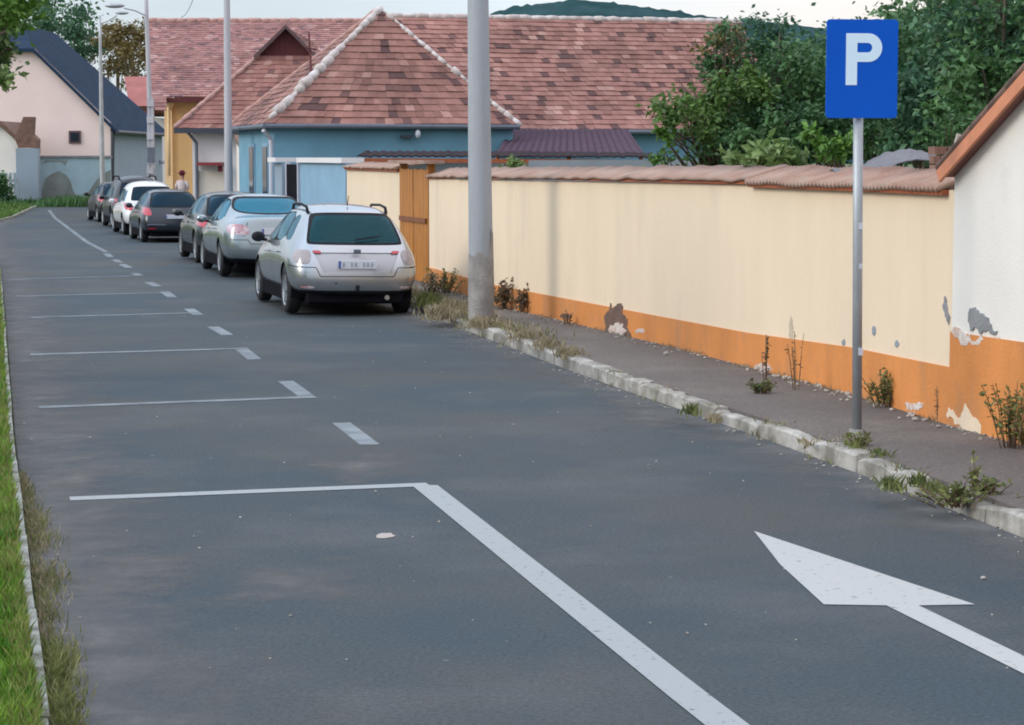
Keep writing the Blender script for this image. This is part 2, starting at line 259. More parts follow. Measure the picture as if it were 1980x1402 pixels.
# ------------------------------------------------------------------ object helpers
class MB:
    def __init__(s): s.v = []; s.f = []; s.uv = []
    def add(s, vs, fs, uvs=None):
        b = len(s.v); s.v += [tuple(v) for v in vs]; s.f += [tuple(b + i for i in f) for f in fs]
        s.uv += [(uvs[k] if uvs else None) for k in range(len(fs))]
    def box(s, c, d, rz=0, mt=None):
        c = Vector(c); m = mt or Matrix.Rotation(rz, 3, 'Z')
        vs = [c + m @ Vector((x * d[0] / 2, y * d[1] / 2, z * d[2] / 2)) for x in (-1, 1) for y in (-1, 1) for z in (-1, 1)]
        s.add(vs, [(0, 1, 3, 2), (4, 6, 7, 5), (0, 4, 5, 1), (2, 3, 7, 6), (0, 2, 6, 4), (1, 5, 7, 3)])
    def quad(s, a, b, c, d, uv=None): s.add([a, b, c, d], [(0, 1, 2, 3)], [uv] if uv else None)
    def tube(s, pts, rad, n=8, cap=True):
        pts = [Vector(p) for p in pts]; k = len(pts); rr = rad if isinstance(rad, (list, tuple)) else [rad] * k
        rings = []; ref = None
        for i, p in enumerate(pts):
            d = (pts[min(i + 1, k - 1)] - pts[max(i - 1, 0)]).normalized()
            if ref is None or abs(d.dot(ref)) > .95: ref = Vector((1, 0, 0)) if abs(d.x) < .8 else Vector((0, 1, 0))
            u = (ref - d * ref.dot(d)).normalized(); w = d.cross(u); ref = u
            rings.append([p + (u * math.cos(2 * math.pi * j / n) + w * math.sin(2 * math.pi * j / n)) * rr[i] for j in range(n)])
        fs = [(i * n + j, i * n + (j + 1) % n, (i + 1) * n + (j + 1) % n, (i + 1) * n + j) for i in range(k - 1) for j in range(n)]
        if cap: fs += [tuple(range(n))[::-1], tuple((k - 1) * n + j for j in range(n))]
        s.add([q for r in rings for q in r], fs)
    def prism(s, poly, ext):                                # polygon (3D points) extruded by a vector
        n = len(poly); e = Vector(ext); p = [Vector(q) for q in poly]
        s.add(p + [q + e for q in p], [tuple(range(n))[::-1], tuple(range(n, 2 * n))] + [(i, (i + 1) % n, n + (i + 1) % n, n + i) for i in range(n)])
    def ell(s, c, r, n=10, m=7, jit=0, rnd=random):
        vs = [Vector((c[0], c[1], c[2] - r[2]))]
        for i in range(1, m):
            a = -math.pi / 2 + math.pi * i / m
            for j in range(n):
                b = 2 * math.pi * j / n; k = 1 + rnd.uniform(-jit, jit)
                vs.append(Vector((c[0] + r[0] * math.cos(a) * math.cos(b) * k, c[1] + r[1] * math.cos(a) * math.sin(b) * k, c[2] + r[2] * math.sin(a) * k)))
        vs.append(Vector((c[0], c[1], c[2] + r[2]))); fs = []
        for j in range(n): fs.append((0, 1 + (j + 1) % n, 1 + j)); fs.append((len(vs) - 1, 1 + (m - 2) * n + j, 1 + (m - 2) * n + (j + 1) % n))
        for i in range(m - 2):
            for j in range(n): fs.append((1 + i * n + j, 1 + i * n + (j + 1) % n, 1 + (i + 1) * n + (j + 1) % n, 1 + (i + 1) * n + j))
        s.add(vs, fs)
    def build(s, name, m, parent=None, sm=False, bevel=0, label=None):
        me = bpy.data.meshes.new(name); me.from_pydata(s.v, [], s.f)
        if any(u for u in s.uv):
            l = me.uv_layers.new(name='UVMap')
            for p, u in zip(me.polygons, s.uv):
                if u:
                    for li, q in zip(p.loop_indices, u): l.data[li].uv = q
        me.materials.append(m)
        if sm: me.polygons.foreach_set('use_smooth', [True] * len(me.polygons))
        o = bpy.data.objects.new(name, me); C.objects.link(o)
        if parent: o.parent = parent; o.matrix_parent_inverse = Matrix.Translation(parent.location).inverted() if parent.get('wp') else Matrix()
        if bevel:
            b = o.modifiers.new('bevel', 'BEVEL'); b.width = bevel; b.segments = 2; b.limit_method = 'ANGLE'
        if label: o['label'] = label
        return o
def tag(o, label, cat, group=None, kind=None):
    o['label'] = label; o['category'] = cat
    if group: o['group'] = group
    if kind: o['kind'] = kind
    return o
def thing(name, loc, label, cat, group=None, rz=0, world=True):   # world=True: parts are given in world coordinates
    o = bpy.data.objects.new(name, None); C.objects.link(o); o.location = loc; o.rotation_euler = (0, 0, rz); o.empty_display_size = .2
    if world: o['wp'] = 1
    return tag(o, label, cat, group)
def struct(mb, name, m, **k):
    o = mb.build(name, m, **k); o['kind'] = 'structure'; return o

# ------------------------------------------------------------------ ground, road, pavement, hill
ys = [4 + .5 * i for i in range(92)] + [50 + i for i in range(45)]
g = MB(); xs = [-1500, -300, -60, -30, -20, -10, -5, 0, 5, 10, 30, 60, 300, 1500]; yy = [-40, 0, 20, 44, 48, 52, 56, 60, 72, 84, 88, 93, 97, 120, 200, 500, 1500, 3000]
g.add([(x, y, zg(y) - .03) for y in yy for x in xs], [(j * 14 + i, j * 14 + i + 1, (j + 1) * 14 + i + 1, (j + 1) * 14 + i) for j in range(len(yy) - 1) for i in range(13)])
struct(g, 'ground', M['earth'])
road = MB()
def strip(mb, ys, fl, fr, z, nx=1):
    vs = []
    for y in ys:
        a, b = fl(y), fr(y)
        for i in range(nx + 1): vs.append((a + (b - a) * i / nx, y, z(y) if callable(z) else zg(y) + z))
    mb.add(vs, [(j * (nx + 1) + i, j * (nx + 1) + i + 1, (j + 1) * (nx + 1) + i + 1, (j + 1) * (nx + 1) + i) for j in range(len(ys) - 1) for i in range(nx)])
strip(road, [y for y in ys if y <= 93], lambda y: kl(y) + .02, lambda y: kr(y) - .01 if y < 82 else kr(y) + (y - 82) * 1.6, 0, 6)
road_o = struct(road, 'road', M['asphalt'])
# painted markings are parts of the road
def fix(a): return Vector((a.x, a.y, zg(a.y) + .004))
def marking(name, poly, m):
    b = MB(); q = [fix(p) for p in poly]; b.add(q, [tuple(range(len(q)))]); return b.build(name, m, road_o)
def line(name, a, b, w, m, dz=0):
    a = Vector(a); b = Vector(b); n = max(2, int((b - a).length / .8)); d = (b - a).normalized(); s = Vector((d.y, -d.x, 0)) * w / 2
    mb = MB(); vs = []
    for i in range(n + 1):
        p = a.lerp(b, i / n)
        for q in (p - s, p + s): vs.append((q.x, q.y, zg(q.y) + .0025 + dz))
    mb.add(vs, [(2 * i, 2 * i + 1, 2 * i + 3, 2 * i + 2) for i in range(n)])
    return mb.build(name, m, road_o)
def vec(x, y): return Vector((x, y, 0))
mb = MB(); yl = [5 + .5 * i for i in range(18)] + [14.12]
strip(mb, yl, lambda y: lerp_tab(CL, y) - .085, lambda y: lerp_tab(CL, y) + .085, .004); mb.build('edge_line', M['paint'], road_o)
for (a, b, m) in [((135, 965), (828, 937.5), 'paint'), ((75, 788), (610, 768), 'paintw'), ((58, 686), (480, 674), 'paintw'), ((60, 614), (385, 605), 'paintv'), ((30, 573), (330, 566), 'paintv'), ((15, 541), (278, 533), 'paintv')]:
    line('bay_line', fix(G(*a)), fix(G(*b)), .15, M[m], .0012)
# dashes of the bay edge
for (a, b, m) in [((660, 818), (715, 860), 'paintw'), ((552, 737), (592, 766), 'paintw'), ((468, 676), (492, 695), 'paintw'), ((412, 632), (440, 648), 'paintw'), ((365, 597), (383, 609), 'paintw'), ((318, 564), (333, 575), 'paintw'), ((287, 546), (305, 554), 'paintw'), ((258, 528), (270, 533), 'paintv'), ((236, 511), (250, 518), 'paintv'), ((222, 502), (232, 508), 'paintv'), ((205, 490), (214, 497), 'paintv')]:
    line('bay_dash', fix(G(*a)), fix(G(*b)), .15, M[m])
line('far_bay_line', fix(G(205, 487)), fix(G(95, 412)), .13, M['paintv'])
tip, bl, br = G(1458, 1028), G(1593, 1170), G(1885, 1170)
sa, sb = G(1714, 1172), G(1776, 1172); dd = (G(1980, 1287) - (sa + sb) / 2).normalized(); e1 = sa + dd * 3.2; e2 = sb + dd * 3.2
marking('direction_arrow', [tip, (tip + bl) / 2 + vec(-.03, 0), bl, sa, e1, e2, sb, br], M['paintA'])
# right pavement + kerb
def pz(y): return zg(y) + .12
WB = [(8, 5.35), (15.25, 3.62), (16.4, 3.33), (18.63, 2.9), (23.38, 1.68), (29.78, -.21), (34.92, -1.33), (36.89, -1.89), (42.39, -3.23), (48, -4.68), (51.8, -5.67), (57.7, -7.2), (66, -9.3), (80, -12.6), (90, -15)]
wb = lambda y: lerp_tab(WB, y)
pv = MB(); strip(pv, [y for y in ys if y <= 82], lambda y: kr(y) + .1, lambda y: wb(y) + .05, pz, 4); 
ysp = [y for y in ys if y <= 82]; vs = []
for y in ysp: vs += [(kr(y) + .1, y, pz(y)), (kr(y) + .1, y, zg(y) - .03)]
pv.add(vs, [(2 * i, 2 * i + 2, 2 * i + 3, 2 * i + 1) for i in range(len(ysp) - 1)])
struct(pv, 'pavement', M['pave'])
# dust and grit washed into the gutter: a thin uneven film
def dustmat():
    m = bpy.data.materials.new('gutter_dust'); m.use_nodes = True; t = m.node_tree; p = t.nodes['Principled BSDF']; p.inputs['Roughness'].default_value = .95; p.inputs['Base Color'].default_value = (.145, .145, .145, 1)
    uv = N(t, 'ShaderNodeUVMap'); sx = N(t, 'ShaderNodeSeparateXYZ'); L(t, uv.outputs[0], sx.inputs[0]); g = N(t, 'ShaderNodeNewGeometry')
    n = N(t, 'ShaderNodeTexNoise'); n.inputs['Scale'].default_value = 2.5; n.inputs['Detail'].default_value = 9; n.inputs['Roughness'].default_value = .7; L(t, g.outputs[0], n.inputs[0])
    a = N(t, 'ShaderNodeMath', operation='MULTIPLY_ADD'); L(t, sx.outputs['X'], a.inputs[0]); a.inputs[1].default_value = .42; L(t, n.outputs[0], a.inputs[2])
    r = N(t, 'ShaderNodeMapRange'); r.inputs[1].default_value = .56; r.inputs[2].default_value = 1.0; r.inputs[4].default_value = .75; L(t, a.outputs[0], r.inputs[0]); L(t, r.outputs[0], p.inputs['Alpha']); return m
for nm, fa, fb, z_ in (('gutter_dust', lambda y: kr(y) - .75, lambda y: kr(y) - .012, 0), ('gutter_dust', lambda y: kl(y) + 1.1, lambda y: kl(y) + .012, 0)):
    db_ = MB(); vs = []; yq = [y for y in ys if y <= 82]
    for y in yq: vs += [(fa(y), y, zg(y) + .002), (fb(y), y, zg(y) + .002)]
    db_.add(vs, [(2 * i, 2 * i + 1, 2 * i + 3, 2 * i + 2) for i in range(len(yq) - 1)], [[(0, 0), (1, 0), (1, 1), (0, 1)]] * (len(yq) - 1))
    if 'DM' not in M: M['DM'] = dustmat()
    o_ = db_.build(nm, M['DM'], road_o)
rnd = random.Random(5)
kb = MB(); y = 5.0
while y < 82:
    step = rnd.uniform(.92, 1.02); y2 = y + step
    low_ = .05 if (rnd.random() < .16 and y > 12) else 0
    if True:
        n = 9; o = rnd.uniform(-.007, .007); hh = .125 + rnd.uniform(-.006, .005) - low_ * .6; vs = []
        for i in range(n + 1):
            t = y + .006 + (step - .012) * i / n; x = kr(t) + o + rnd.uniform(-.003, .003); z = zg(t); h2 = hh + rnd.uniform(-.003, .003) - (.022 if i in (0, n) and rnd.random() < .4 else 0) - (.02 if rnd.random() < .06 else 0)
            vs += [(x - .01, t, z - .02), (x - .005, t, z + h2 - .018), (x + .016 + rnd.uniform(0, .006), t, z + h2), (x + .15, t, z + h2 - .004), (x + .15, t, z - .02)]
        fs = [(i * 5 + j, i * 5 + j + 1, i * 5 + j + 6, i * 5 + j + 5) for i in range(n) for j in range(4)] + [(0, 1, 2, 3, 4), tuple(n * 5 + j for j in (4, 3, 2, 1, 0))]
        kb.add(vs, fs)
    y = y2
struct(kb, 'kerb_right', M['kerb'])
kb = MB(); y = 5.0
while y < 93:
    y2 = y + .98; vs = []
    o = rnd.uniform(-.004, .004)
    for t in (y + .01, y + .5, y2):
        x = kl(t) + o; z = zg(t); vs += [(x, t, z - .02), (x - .005, t, z + .07 + rnd.uniform(-.004, .004)), (x - .08, t, z + .072 + rnd.uniform(-.006, .004)), (x - .09, t, z - .02)]
    kb.add(vs, [(i * 4 + j + 4, i * 4 + j + 5, i * 4 + j + 1, i * 4 + j) for i in range(2) for j in range(3)] + [(3, 2, 1, 0), (8, 9, 10, 11)])
    y = y2
struct(kb, 'kerb_left', M['kerbl'])
vg = MB(); strip(vg, ys, lambda y: kl(y) - 14, lambda y: kl(y) - .10, lambda y: zg(y) + .04, 3); struct(vg, 'verge', M['earth'])
def zfar(x, y): return .0
fv = MB(); fv.add([(-60, 93, .01), (-2, 93, .01), (-2, 150, .01), (-60, 150, .01)], [(0, 1, 2, 3)]); struct(fv, 'far_verge', M['earth'])
hm = MB(); NX, NY = 420, 14
for j in range(NY + 1):
    for i in range(NX + 1):
        x = -260 + 760 * i / NX; y = 700 + 420 * j / NY
        px = 990 + F * x / 900
        top = lerp_tab([(-300, 8), (640, 10), (900, 40), (945, 59.6), (1000, 64), (1110, 66.3), (1200, 64.6), (1300, 61.2), (1400, 58.2), (1700, 52), (2400, 40)], px)
        s = math.sin(math.pi * min(1, j / NY * 1.0 + .0)) ** .8 if j < NY else 0
        hm.v.append((x, y, max(-2, top * s + 1.6 * noise.noise(Vector((x * .035, y * .05, 0))) * s + 1.1 * noise.noise(Vector((x * .23, y * .1, 3))) + .8 * noise.noise(Vector((x * .61, y * .3, 3))))))
hm.f = [(j * (NX + 1) + i, j * (NX + 1) + i + 1, (j + 1) * (NX + 1) + i + 1, (j + 1) * (NX + 1) + i) for j in range(NY) for i in range(NX)]; hm.uv = [None] * len(hm.f)
struct(hm, 'hill', M['hill'], sm=True)

# ------------------------------------------------------------------ boundary wall, gate, white house at the right
NP = [vec(wb(t), t) for t in (16.4, 18.63, 21, 23.38, 25.5, 27.6, 29.78, 32.4, 34.92)]
def wall_path(mb, pts, z0, z1, off, th, uz=None):          # off: metres towards the road (negative = behind)
    n = len(pts); L_ = []; Rr = []
    for i, p in enumerate(pts):
        d = (pts[min(i + 1, n - 1)] - pts[max(i - 1, 0)]).normalized(); nr = Vector((-d.y, d.x, 0))
        if nr.x > 0: nr = -nr
        L_.append(p + nr * off); Rr.append(p + nr * (off - th))
    vs = []
    for i in range(n):
        a = z0(i) if callable(z0) else z0; b = z1(i) if callable(z1) else z1
        vs += [(L_[i].x, L_[i].y, a), (L_[i].x, L_[i].y, b), (Rr[i].x, Rr[i].y, b), (Rr[i].x, Rr[i].y, a)]
    mb.add(vs, [(i * 4 + j, i * 4 + (j + 1) % 4, i * 4 + 4 + (j + 1) % 4, i * 4 + 4 + j) for i in range(n - 1) for j in range(4)] + [(3, 2, 1, 0), tuple((n - 1) * 4 + j for j in range(4))])
def coping(mb, pts, z, over, depth, rise, per, amp, th=.035):
    tot = []; s = 0
    dens = []
    for a, b in zip(pts, pts[1:]):
        k = max(1, int((b - a).length / (per / 6)))
        d = (b - a).normalized(); nr = Vector((-d.y, d.x, 0)); nr = -nr if nr.x > 0 else nr
        for i in range(k + (1 if b is pts[-1] else 0)):
            q = a.lerp(b, i / k); zz = z(q.y) if callable(z) else z; w = amp * math.sin(2 * math.pi * (s + (b - a).length * i / k) / per) + (noise.noise(Vector((q.y * 1.7, 0, 0))) * .02)
            dens.append([(*(q + nr * over).xy, zz + w), (*(q + nr * (over - depth)).xy, zz + rise + w), (*(q + nr * (over - depth)).xy, zz + rise + w - th), (*(q + nr * over).xy, zz + w - th)])
        s += (b - a).length
    vs = [v for r in dens for v in r]; n = len(dens)
    mb.add(vs, [(i * 4 + j, i * 4 + (j + 1) % 4, i * 4 + 4 + (j + 1) % 4, i * 4 + 4 + j) for i in range(n - 1) for j in range(4)] + [(3, 2, 1, 0), tuple((n - 1) * 4 + j for j in range(4))])
for (px, py, rx_, ry_, sd) in ((150, 925, .38, .75, 1), (250, 1110, .42, 1.0, 2), (560, 1130, .5, .9, 3), (1250, 800, .5, 1.6, 4), (700, 900, .6, 1.4, 5)):
    q = G(px, py); r = random.Random(sd); b_ = MB(); n_ = 20; k = [r.uniform(.7, 1.15) for _ in range(n_)]
    rim = [(q.x + rx_ * k[i] * math.cos(i * 6.2832 / n_), q.y + ry_ * k[i] * math.sin(i * 6.2832 / n_), .0021) for i in range(n_)]
    b_.add([(q.x, q.y, .0021)] + rim, [(0, 1 + i, 1 + (i + 1) % n_) for i in range(n_)], [[(.85, 0), (0, 0), (0, 0)]] * n_); b_.build('dust_patch', M['DM'], road_o)
bw = thing('boundary_wall', (NP[4].x, NP[4].y, .12), 'long cream rendered wall with orange plinth and terracotta coping behind the parking sign', 'wall', 'walls along the pavement')
wt = lambda i: lerp_tab([(0, 1.90), (2, 1.88), (8, 1.80)], i)
pt = lambda i: [.56, .52, .45, .42, .41, .40, .39, .385, .38][i]
m_ = MB(); wall_path(m_, NP, .10, wt, 0, .28); m_.build('wall_face', M['cream'], bw)
m_ = MB(); wall_path(m_, NP, .09, pt, .012, .27); m_.build('plinth', M['orange'], bw)
NC = [vec(wb(t), t) for t in (16.5, 18.63, 20.9)]; ND = [vec(wb(t), t) for t in (20.9, 23.38, 25.5, 27.6, 29.78, 32.4, 34.92)]
m_ = MB(); coping(m_, NC, 1.925, .09, .45, .13, .085, .012); m_.build('tile_coping', M['coping'], bw, sm=True)
m_ = MB(); coping(m_, ND, lambda y: lerp_tab([(20.9, 1.95), (35, 1.855)], y), .06, .42, .12, .6, .006); m_.build('tile_coping', M['coping'], bw, sm=True)
m_ = MB(); wall_path(m_, [vec(wb(t), t) for t in (16.5, 18.63, 20.9)], 1.86, 1.90, .06, .3); m_.build('coping_edge', M['copedge'], bw)
m_ = MB(); wall_path(m_, ND, lambda i: [1.885, 1.875, 1.865, 1.86, 1.845, 1.83, 1.80][i], lambda i: [1.925, 1.905, 1.9, 1.89, 1.875, 1.855, 1.83][i], .04, .3); m_.build('coping_edge', M['copedge'], bw)
def onwall(px, py, off=.004, zz=None):                       # point on the wall face (or the white house) seen at a pixel
    lo, hi = 10.0, 50.0
    for _ in range(40):
        mid = (lo + hi) / 2; p = P(px, py, mid)
        if p.x > wb(mid): hi = mid
        else: lo = mid
    D = (lo + hi) / 2; p = P(px, py, D)
    d = vec(wb(D + .05), D + .05) - vec(wb(D - .05), D - .05); d.normalize(); n = Vector((-d.y, d.x, 0)); n = -n if n.x > 0 else n
    return p + n * off
def blotch(px, py, w, h, m, name, parent, seed, off=.02, thick=.03, pts=None):
    r = random.Random(seed); b = MB(); n = 16
    def rough(q, lv=3):
        for l in range(lv):
            o_ = []
            for i_ in range(len(q)):
                a_, c_ = q[i_], q[(i_ + 1) % len(q)]; m_ = (a_ + c_) / 2; dd_ = (c_ - a_).length * .22
                o_ += [a_, m_ + Vector((0, 0, r.uniform(-dd_, dd_))) + (NP[0] - NP[3]).normalized() * r.uniform(-dd_, dd_)]
            q = o_
        return q
    if pts: q = [onwall(x, y, off) for x, y in pts]
    else: q = [onwall(px + w / 2 * math.cos(2 * math.pi * k / n) * r.uniform(.65, 1.1), py - h / 2 * math.sin(2 * math.pi * k / n) * r.uniform(.65, 1.1), off) for k in range(n)]
    b.prism(rough(q), Vector((thick, 0, 0))); return b.build(name, m, parent)
blotch(0, 0, 0, 0, M['brownold'], 'flaked_patch', bw, 1, .016, pts=[(1170, 650), (1173, 628), (1170, 612), (1180, 600), (1182, 586), (1193, 594), (1205, 592), (1206, 606), (1216, 616), (1213, 632), (1222, 646), (1219, 662), (1200, 654)])
blotch(1196, 640, 34, 34, M['plasterpink'], 'flaked_patch', bw, 2, .019)
blotch(1478, 712, 40, 18, M['plasterpink'], 'flaked_patch', bw, 3, .016)
blotch(1530, 640, 10, 60, M['stain'], 'flaked_patch', bw, 31, .0035); blotch(1240, 640, 22, 10, M['plasterpink'], 'flaked_patch', bw, 32, .016); blotch(1390, 700, 26, 12, M['plasterpink'], 'flaked_patch', bw, 33, .016); blotch(1770, 785, 40, 16, M['plasterpink'], 'flaked_patch', bw, 34, .016); blotch(1095, 612, 20, 12, M['brownold'], 'flaked_patch', bw, 35, .016)
blotch(1632, 662, 7, 14, M['greysheet'], 'grey_stain', bw, 4, .006)
blotch(1690, 640, 8, 22, M['greysheet'], 'grey_stain', bw, 5, .006)
blotch(1735, 665, 9, 14, M['greysheet'], 'grey_stain', bw, 6, .006)
# short piece beyond the gate, gate
lw = thing('boundary_wall', (-2.6, 39.6, .12), 'short cream wall beyond the wooden gate, next to the pale blue annex', 'wall', 'walls along the pavement')
LP = [vec(wb(t), t) for t in (36.95, 39.6, 42.3)]
m_ = MB(); wall_path(m_, LP, .1, lambda i: (1.92, 1.93, 1.95)[i], 0, .28); m_.build('wall_face', M['cream'], lw)
m_ = MB(); wall_path(m_, LP, .09, .38, .012, .27); m_.build('plinth', M['orange'], lw)
m_ = MB(); coping(m_, LP, 1.97, .08, .44, .08, .5, .006); m_.build('tile_coping', M['coping'], lw, sm=True)
m_ = MB(); wall_path(m_, LP, 1.90, 1.935, .05, .3); m_.build('coping_edge', M['copedge'], lw)
ga, gb = vec(wb(35.0), 35.0), vec(wb(36.85), 36.85)
gt = thing('wooden_gate', (*(ga.lerp(gb, .5)).xy, .12), 'varnished yellow-brown plank gate set in the cream wall', 'gate')
gd = (gb - ga).normalized(); gn = Vector((-gd.y, gd.x, 0)); gn = -gn if gn.x > 0 else gn; ang = math.atan2(gd.y, gd.x); gl_ = (gb - ga).length
for s in (0, 1):
    m_ = MB()
    for k in range(4):
        c = ga + gd * (gl_ * (.02 + .5 * s + (k + .5) * .1175)); m_.box((c.x, c.y, 1.03 + .01 * (k % 2)), (gl_ * .108, .03, 1.82), ang)
    m_.build('gate_leaf', M['wood'], gt, bevel=.005)
for z in (1.12,):
    m_ = MB(); c = ga.lerp(gb, .5) + gn * .03; m_.box((c.x, c.y, z), (gl_ * .98, .03, .08), ang); m_.build('cross_rail', M['woodd'], gt)
for t in (.0, 1.0):
    m_ = MB(); c = ga.lerp(gb, t) - gn * .05; m_.box((c.x, c.y, 1.06), (.12, .12, 2.0), ang); m_.build('gate_post', M['wood'], gt)
m_ = MB(); c = ga.lerp(gb, .45); m_.box((c.x, c.y, 2.065), (gl_ * 1.35, .34, .055), ang); m_.build('lintel', M['coping'], gt)

# white house on the right
WH = [vec(wb(t), t) for t in (8.4, 10, 12, 14, 15.25, 16.4)]
wh = thing('white_house', (5.2, 12.4, .12), 'white gable-fronted house with an orange plinth at the right edge', 'house', 'houses along the street')
ra, rb = vec(wb(16.4), 16.4), vec(wb(9.2), 9.2); du = (rb - ra).normalized(); nx = Vector((-du.y, du.x, 0)); nx = nx if nx.x > 0 else -nx
LN = (rb - ra).length; PK = 2.0 + LN / 2 * .50
wallm = MB(); q = [ra + Vector((0, 0, .1)), rb + Vector((0, 0, .1)), rb + Vector((0, 0, 2.0)), ra.lerp(rb, .5) + Vector((0, 0, PK)), ra + Vector((0, 0, 2.0))]
wallm.prism(q, nx * 8); wallm.build('wall', M['white'], wh)
m_ = MB(); m_.prism([ra - nx * .014 + Vector((0, 0, .09)), rb - nx * .014 + Vector((0, 0, .09)), rb - nx * .014 + Vector((0, 0, .95)), ra - nx * .014 + Vector((0, 0, .83))], nx * .1); m_.build('plinth', M['orange'], wh)
for t, nm in ((0, 'a'), (1, 'b')):
    a = (ra if t == 0 else rb) + Vector((0, 0, 2.0)); pk = ra.lerp(rb, .5) + Vector((0, 0, PK)); a = a + (a - pk).normalized() * .02
    up = (pk - a).normalized().cross(nx); up = up if up.z > 0 else -up
    m_ = MB(); m_.prism([a - nx * .10 + up * .005, pk - nx * .10 + up * .005, pk - nx * .10 + up * .08, a - nx * .10 + up * .08], nx * 8.3)
    m_.build('roof', M['tileB'], wh)
    m_ = MB(); m_.prism([a - nx * .13 - up * .035, pk - nx * .13 - up * .035, pk - nx * .13 + up * .06, a - nx * .13 + up * .06], nx * .025); m_.build('verge_board', M['verge'], wh)
    m_ = MB()
    k = int((pk - a).length / .3)
    for i in range(k):
        p0 = a.lerp(pk, i / k) - nx * .10 + up * .085; p1 = a.lerp(pk, (i + 1.15) / k) - nx * .10 + up * .095
        m_.tube([p0, p1], [.036, .030], 8)
    m_.build('verge_tiles', M['brownold'], wh, sm=True)
blotch(0, 0, 0, 0, M['cement'], 'bare_patch', wh, 11, .018, pts=[(1880, 640), (1876, 612), (1879, 596), (1888, 594), (1902, 606), (1915, 622), (1932, 640), (1925, 648), (1900, 646)])
blotch(0, 0, 0, 0, M['plasterpink'], 'bare_patch', wh, 12, .020, pts=[(1842, 640), (1850, 632), (1870, 645), (1900, 646), (1938, 650), (1942, 664), (1928, 668), (1905, 656), (1880, 662), (1856, 652)])
blotch(0, 0, 0, 0, M['cream'], 'bare_patch', wh, 13, .020, pts=[(1834, 802), (1838, 788), (1850, 800), (1862, 806), (1870, 780), (1882, 800), (1905, 816), (1922, 832), (1918, 842), (1880, 832), (1850, 820)])
blotch(0, 0, 0, 0, M['cement'], 'bare_patch', wh, 14, .008, pts=[(1824, 590), (1828, 572), (1832, 590), (1838, 612), (1836, 628), (1828, 612)])

# ------------------------------------------------------------------ houses
UPV = Vector((0, 0, 1))
def roof_plane(mb, e0, e1, t0, t1, row=.2, lift=.024, tw=.22):      # eave e0-e1, top t0-t1, laid in overlapping courses
    e0, e1, t0, t1 = map(Vector, (e0, e1, t0, t1)); ud = (e1 - e0).normalized(); up = ((t0 + t1) / 2 - (e0 + e1) / 2); up -= ud * up.dot(ud); H = up.length; up.normalize()
    nn = ud.cross(up); nn = nn if nn.z > 0 else -nn
    k = max(2, int(H / row)); o = e0
    def uvp(p): return ((p - o).dot(ud) + 50, (p - o).dot(up) + 50)
    rr = random.Random(int(abs(e0.x * 100)) + 1)
    h_ = H / k; du_ = rr.uniform(0, 3)
    for i in range(k):
        a0 = e0.lerp(t0, i / k); a1 = e1.lerp(t1, i / k); b0 = e0.lerp(t0, (i + 1) / k); b1 = e1.lerp(t1, (i + 1) / k)
        n = max(1, int((a1 - a0).length / tw)); vs = []; fs = []; uvs = []; ph_ = .5 * (i % 2)
        prev = 0.0; cuts = [0.0] + [c_ for c_ in ((j + ph_) / n for j in range(1, n)) if 0.01 < c_ < .99] + [1.0]
        for c0, c1 in zip(cuts, cuts[1:]):
            A0, A1, B0, B1 = a0.lerp(a1, c0), a0.lerp(a1, c1), b0.lerp(b1, c0), b0.lerp(b1, c1)
            w = noise.noise(Vector((A0.x * .6, A0.y * .6, A0.z))) * .03 + rr.uniform(-.004, .007); sl = rr.uniform(-.006, .006) - (.03 if rr.random() < .02 else 0); tl = rr.uniform(-.005, .005)
            b = len(vs); vs += [A0 + nn * (lift + w) + up * sl, A1 + nn * (lift + w + tl) + up * sl, B1 + nn * (.004 + w), B0 + nn * (.004 + w), A0 + nn * (w - .01) + up * sl, A1 + nn * (w - .01) + up * sl]
            cu = (rr.randrange(400) + .5) * .24; cv = (rr.randrange(400) + .5) * .2
            fs += [(b, b + 1, b + 2, b + 3), (b + 4, b + 5, b + 1, b)]; uvs += [[(cu - .09, cv - .07), (cu + .09, cv - .07), (cu + .09, cv + .07), (cu - .09, cv + .07)], [(cu, cv)] * 4]
        mb.add(vs, fs, uvs)
def capline(mb, a, b, r=.09, seg=.35, lump=.25, seed=1, sag=0):
    a = Vector(a); b = Vector(b); n = max(2, int((b - a).length / seg)); rr = random.Random(seed)
    for i in range(n):
        p = a.lerp(b, i / n); q = a.lerp(b, (i + 1.12) / n); k = rr.uniform(1 - lump, 1 + lump); j = Vector((0, 0, rr.uniform(-.01, .01)))
        j = Vector((rr.uniform(-1, 1), rr.uniform(-1, 1), rr.uniform(-1, 1))) * r * lump * .5; mb.tube([p + j, p.lerp(q, .5) + j * .6, q + j * .3], [r * k * rr.uniform(.7, 1.1), r * k, r * k * rr.uniform(.6, .95)], 7)
def wallbox(mb, pts, z0, z1, th=.3):                          # closed footprint extruded
    mb.prism([Vector((x, y, z0)) for x, y in pts], Vector((0, 0, z1 - z0)))

